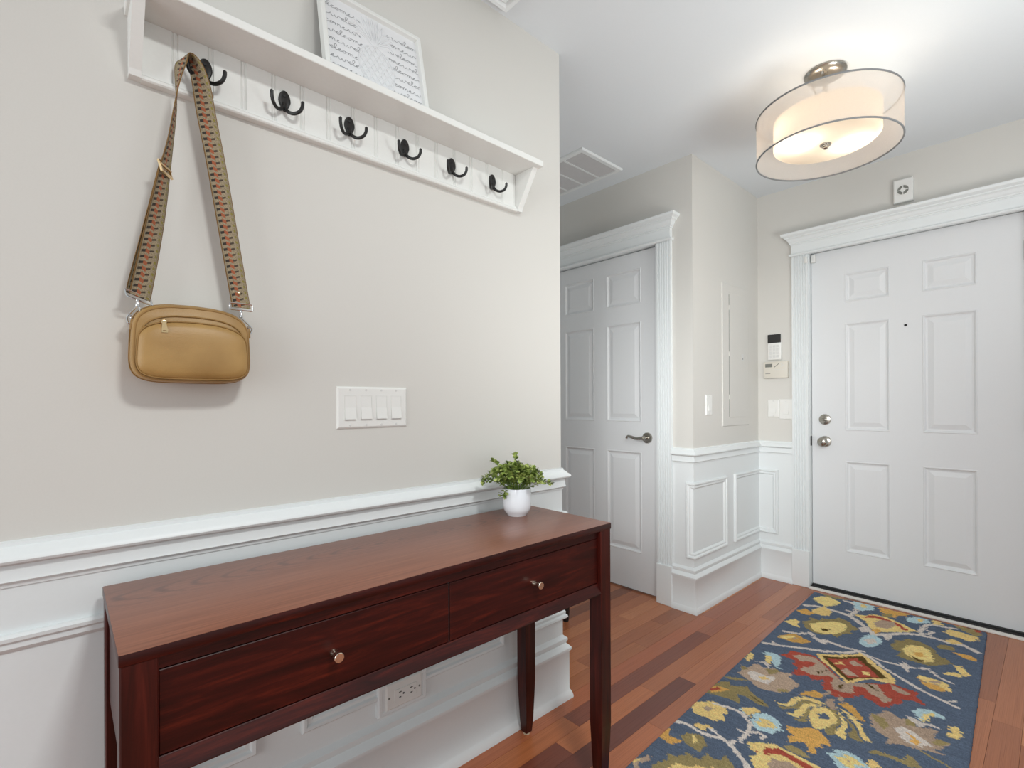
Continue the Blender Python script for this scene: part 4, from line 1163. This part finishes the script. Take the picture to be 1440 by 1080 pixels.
def build_rug():
    cols = {'n': (92, 104, 123), 'i': (212, 202, 194), 'y': (236, 203, 136), 'g': (216, 168, 96), 'r': (172, 82, 68), 't': (178, 155, 136), 'o': (152, 137, 96), 'b': (182, 206, 212), 'd': (88, 70, 38)}
    Wr, Lr = .748, 2.30; st_ = .003
    nu, nv = int(Wr/st_)+1, int(Lr/st_)+1
    rng = np.random.default_rng(4)
    uu, vv = np.meshgrid(np.linspace(0, Wr, nu), np.linspace(0, Lr, nv))
    # rows of tufts run across the rug: each row shifts a little
    j = np.repeat(rng.normal(0, 3.6, (nv//3+1, 1)), 3, axis=0)[:nv]
    U = uu*1000+j+rng.normal(0, .9, uu.shape); V = vv*1000+rng.normal(0, 1.6, uu.shape)
    VM = 1985.0
    V = np.where(V > VM, 2*VM-V, V)
    C = np.empty((nv, nu, 3)); C[:] = lin(cols['n'])
    C *= (1+.10*np.sin(vv*1000/9.0)[..., None]*0)+rng.normal(0, .05, (nv, 1, 1))
    def inpoly(P, m):
        x0, y0 = P.min(0)-6; x1, y1 = P.max(0)+6
        sel = np.where((U > x0) & (U < x1) & (V > y0) & (V < y1))
        x, y = U[sel], V[sel]; c = np.zeros(x.shape, bool); q = P[-1]
        for p in P:
            cond = ((p[1] > y) != (q[1] > y))
            with np.errstate(divide='ignore', invalid='ignore'):
                xi = (q[0]-p[0])*(y-p[1])/(q[1]-p[1])+p[0]
            c ^= cond & (x < xi); q = p
        return sel[0][c], sel[1][c]
    def stroke(P, w):
        x0, y0 = P.min(0)-w; x1, y1 = P.max(0)+w
        sel = np.where((U > x0) & (U < x1) & (V > y0) & (V < y1)); x, y = U[sel], V[sel]; c = np.zeros(x.shape, bool)
        for p, q in zip(P, P[1:]):
            d = q-p; L2 = (d*d).sum()+1e-9
            t = np.clip(((x-p[0])*d[0]+(y-p[1])*d[1])/L2, 0, 1)
            c |= np.hypot(x-p[0]-t*d[0], y-p[1]-t*d[1]) < w/2
        return sel[0][c], sel[1][c]
    for L in RUG.strip().splitlines():
        k = L.split(); P = np.array([[float(a) for a in p.split(',')] for p in k[2:]]); w = float(k[1])
        s = stroke(P, w) if w else inpoly(P, 0)
        C[s] = np.array(lin(cols[k[0]]))*(1+rng.normal(0, .05))
    C = np.minimum(C*1.20*(1+rng.normal(0, .10, (nv, nu, 1))), .97)
    hh = .0095+.0012*np.where(np.arange(nv) % 2, 1, 0)[:, None]+rng.normal(0, .0006, (nv, nu))
    hh[0] = hh[-1] = .004; hh[:, 0] = hh[:, -1] = .004
    edge = rng.normal(0, .0009, nv); uu[:, 0] += edge; uu[:, -1] += edge[::-1]
    verts = np.stack([uu, -vv, hh], -1).reshape(-1, 3)
    i = np.arange(nv*nu).reshape(nv, nu)
    quads = np.stack([i[:-1, :-1], i[1:, :-1], i[1:, 1:], i[:-1, 1:]], -1).reshape(-1, 4)
    # rim down to the floor
    rim = np.concatenate([i[0, :], i[1:, -1], i[-1, -2::-1], i[-2:0:-1, 0]])
    low = verts[rim].copy(); low[:, 2] = 0
    nb = len(verts); verts = np.concatenate([verts, low]); m = len(rim)
    a = np.arange(m); q2 = np.stack([rim, rim[(a+1) % m], nb+(a+1) % m, nb+a], -1)
    quads = np.concatenate([quads, q2])
    me = bpy.data.meshes.new('runner_rug')
    me.vertices.add(len(verts)); me.vertices.foreach_set('co', verts.astype(np.float32).ravel())
    me.loops.add(quads.size); me.loops.foreach_set('vertex_index', quads.astype(np.int32).ravel())
    me.polygons.add(len(quads)); me.polygons.foreach_set('loop_start', (np.arange(len(quads))*4).astype(np.int32))
    me.update(calc_edges=True); me.validate()
    at = me.color_attributes.new('Col', 'FLOAT_COLOR', 'POINT')
    full = np.ones((len(verts), 4), np.float32); full[:nv*nu, :3] = np.clip(C, 0, 1).reshape(-1, 3); full[nv*nu:, :3] = lin((52, 60, 80))
    at.data.foreach_set('color', full.ravel())
    me.materials.append(M_RUG)
    o = bpy.data.objects.new('runner_rug', me); COL.objects.link(o)
    o.location = (.321, 3.325, 0.0005); o.rotation_euler = (0, 0, math.radians(2.05))
    o['label'] = 'navy floral wool runner rug on the floor before the front door'; o['category'] = 'rug'
build_rug()
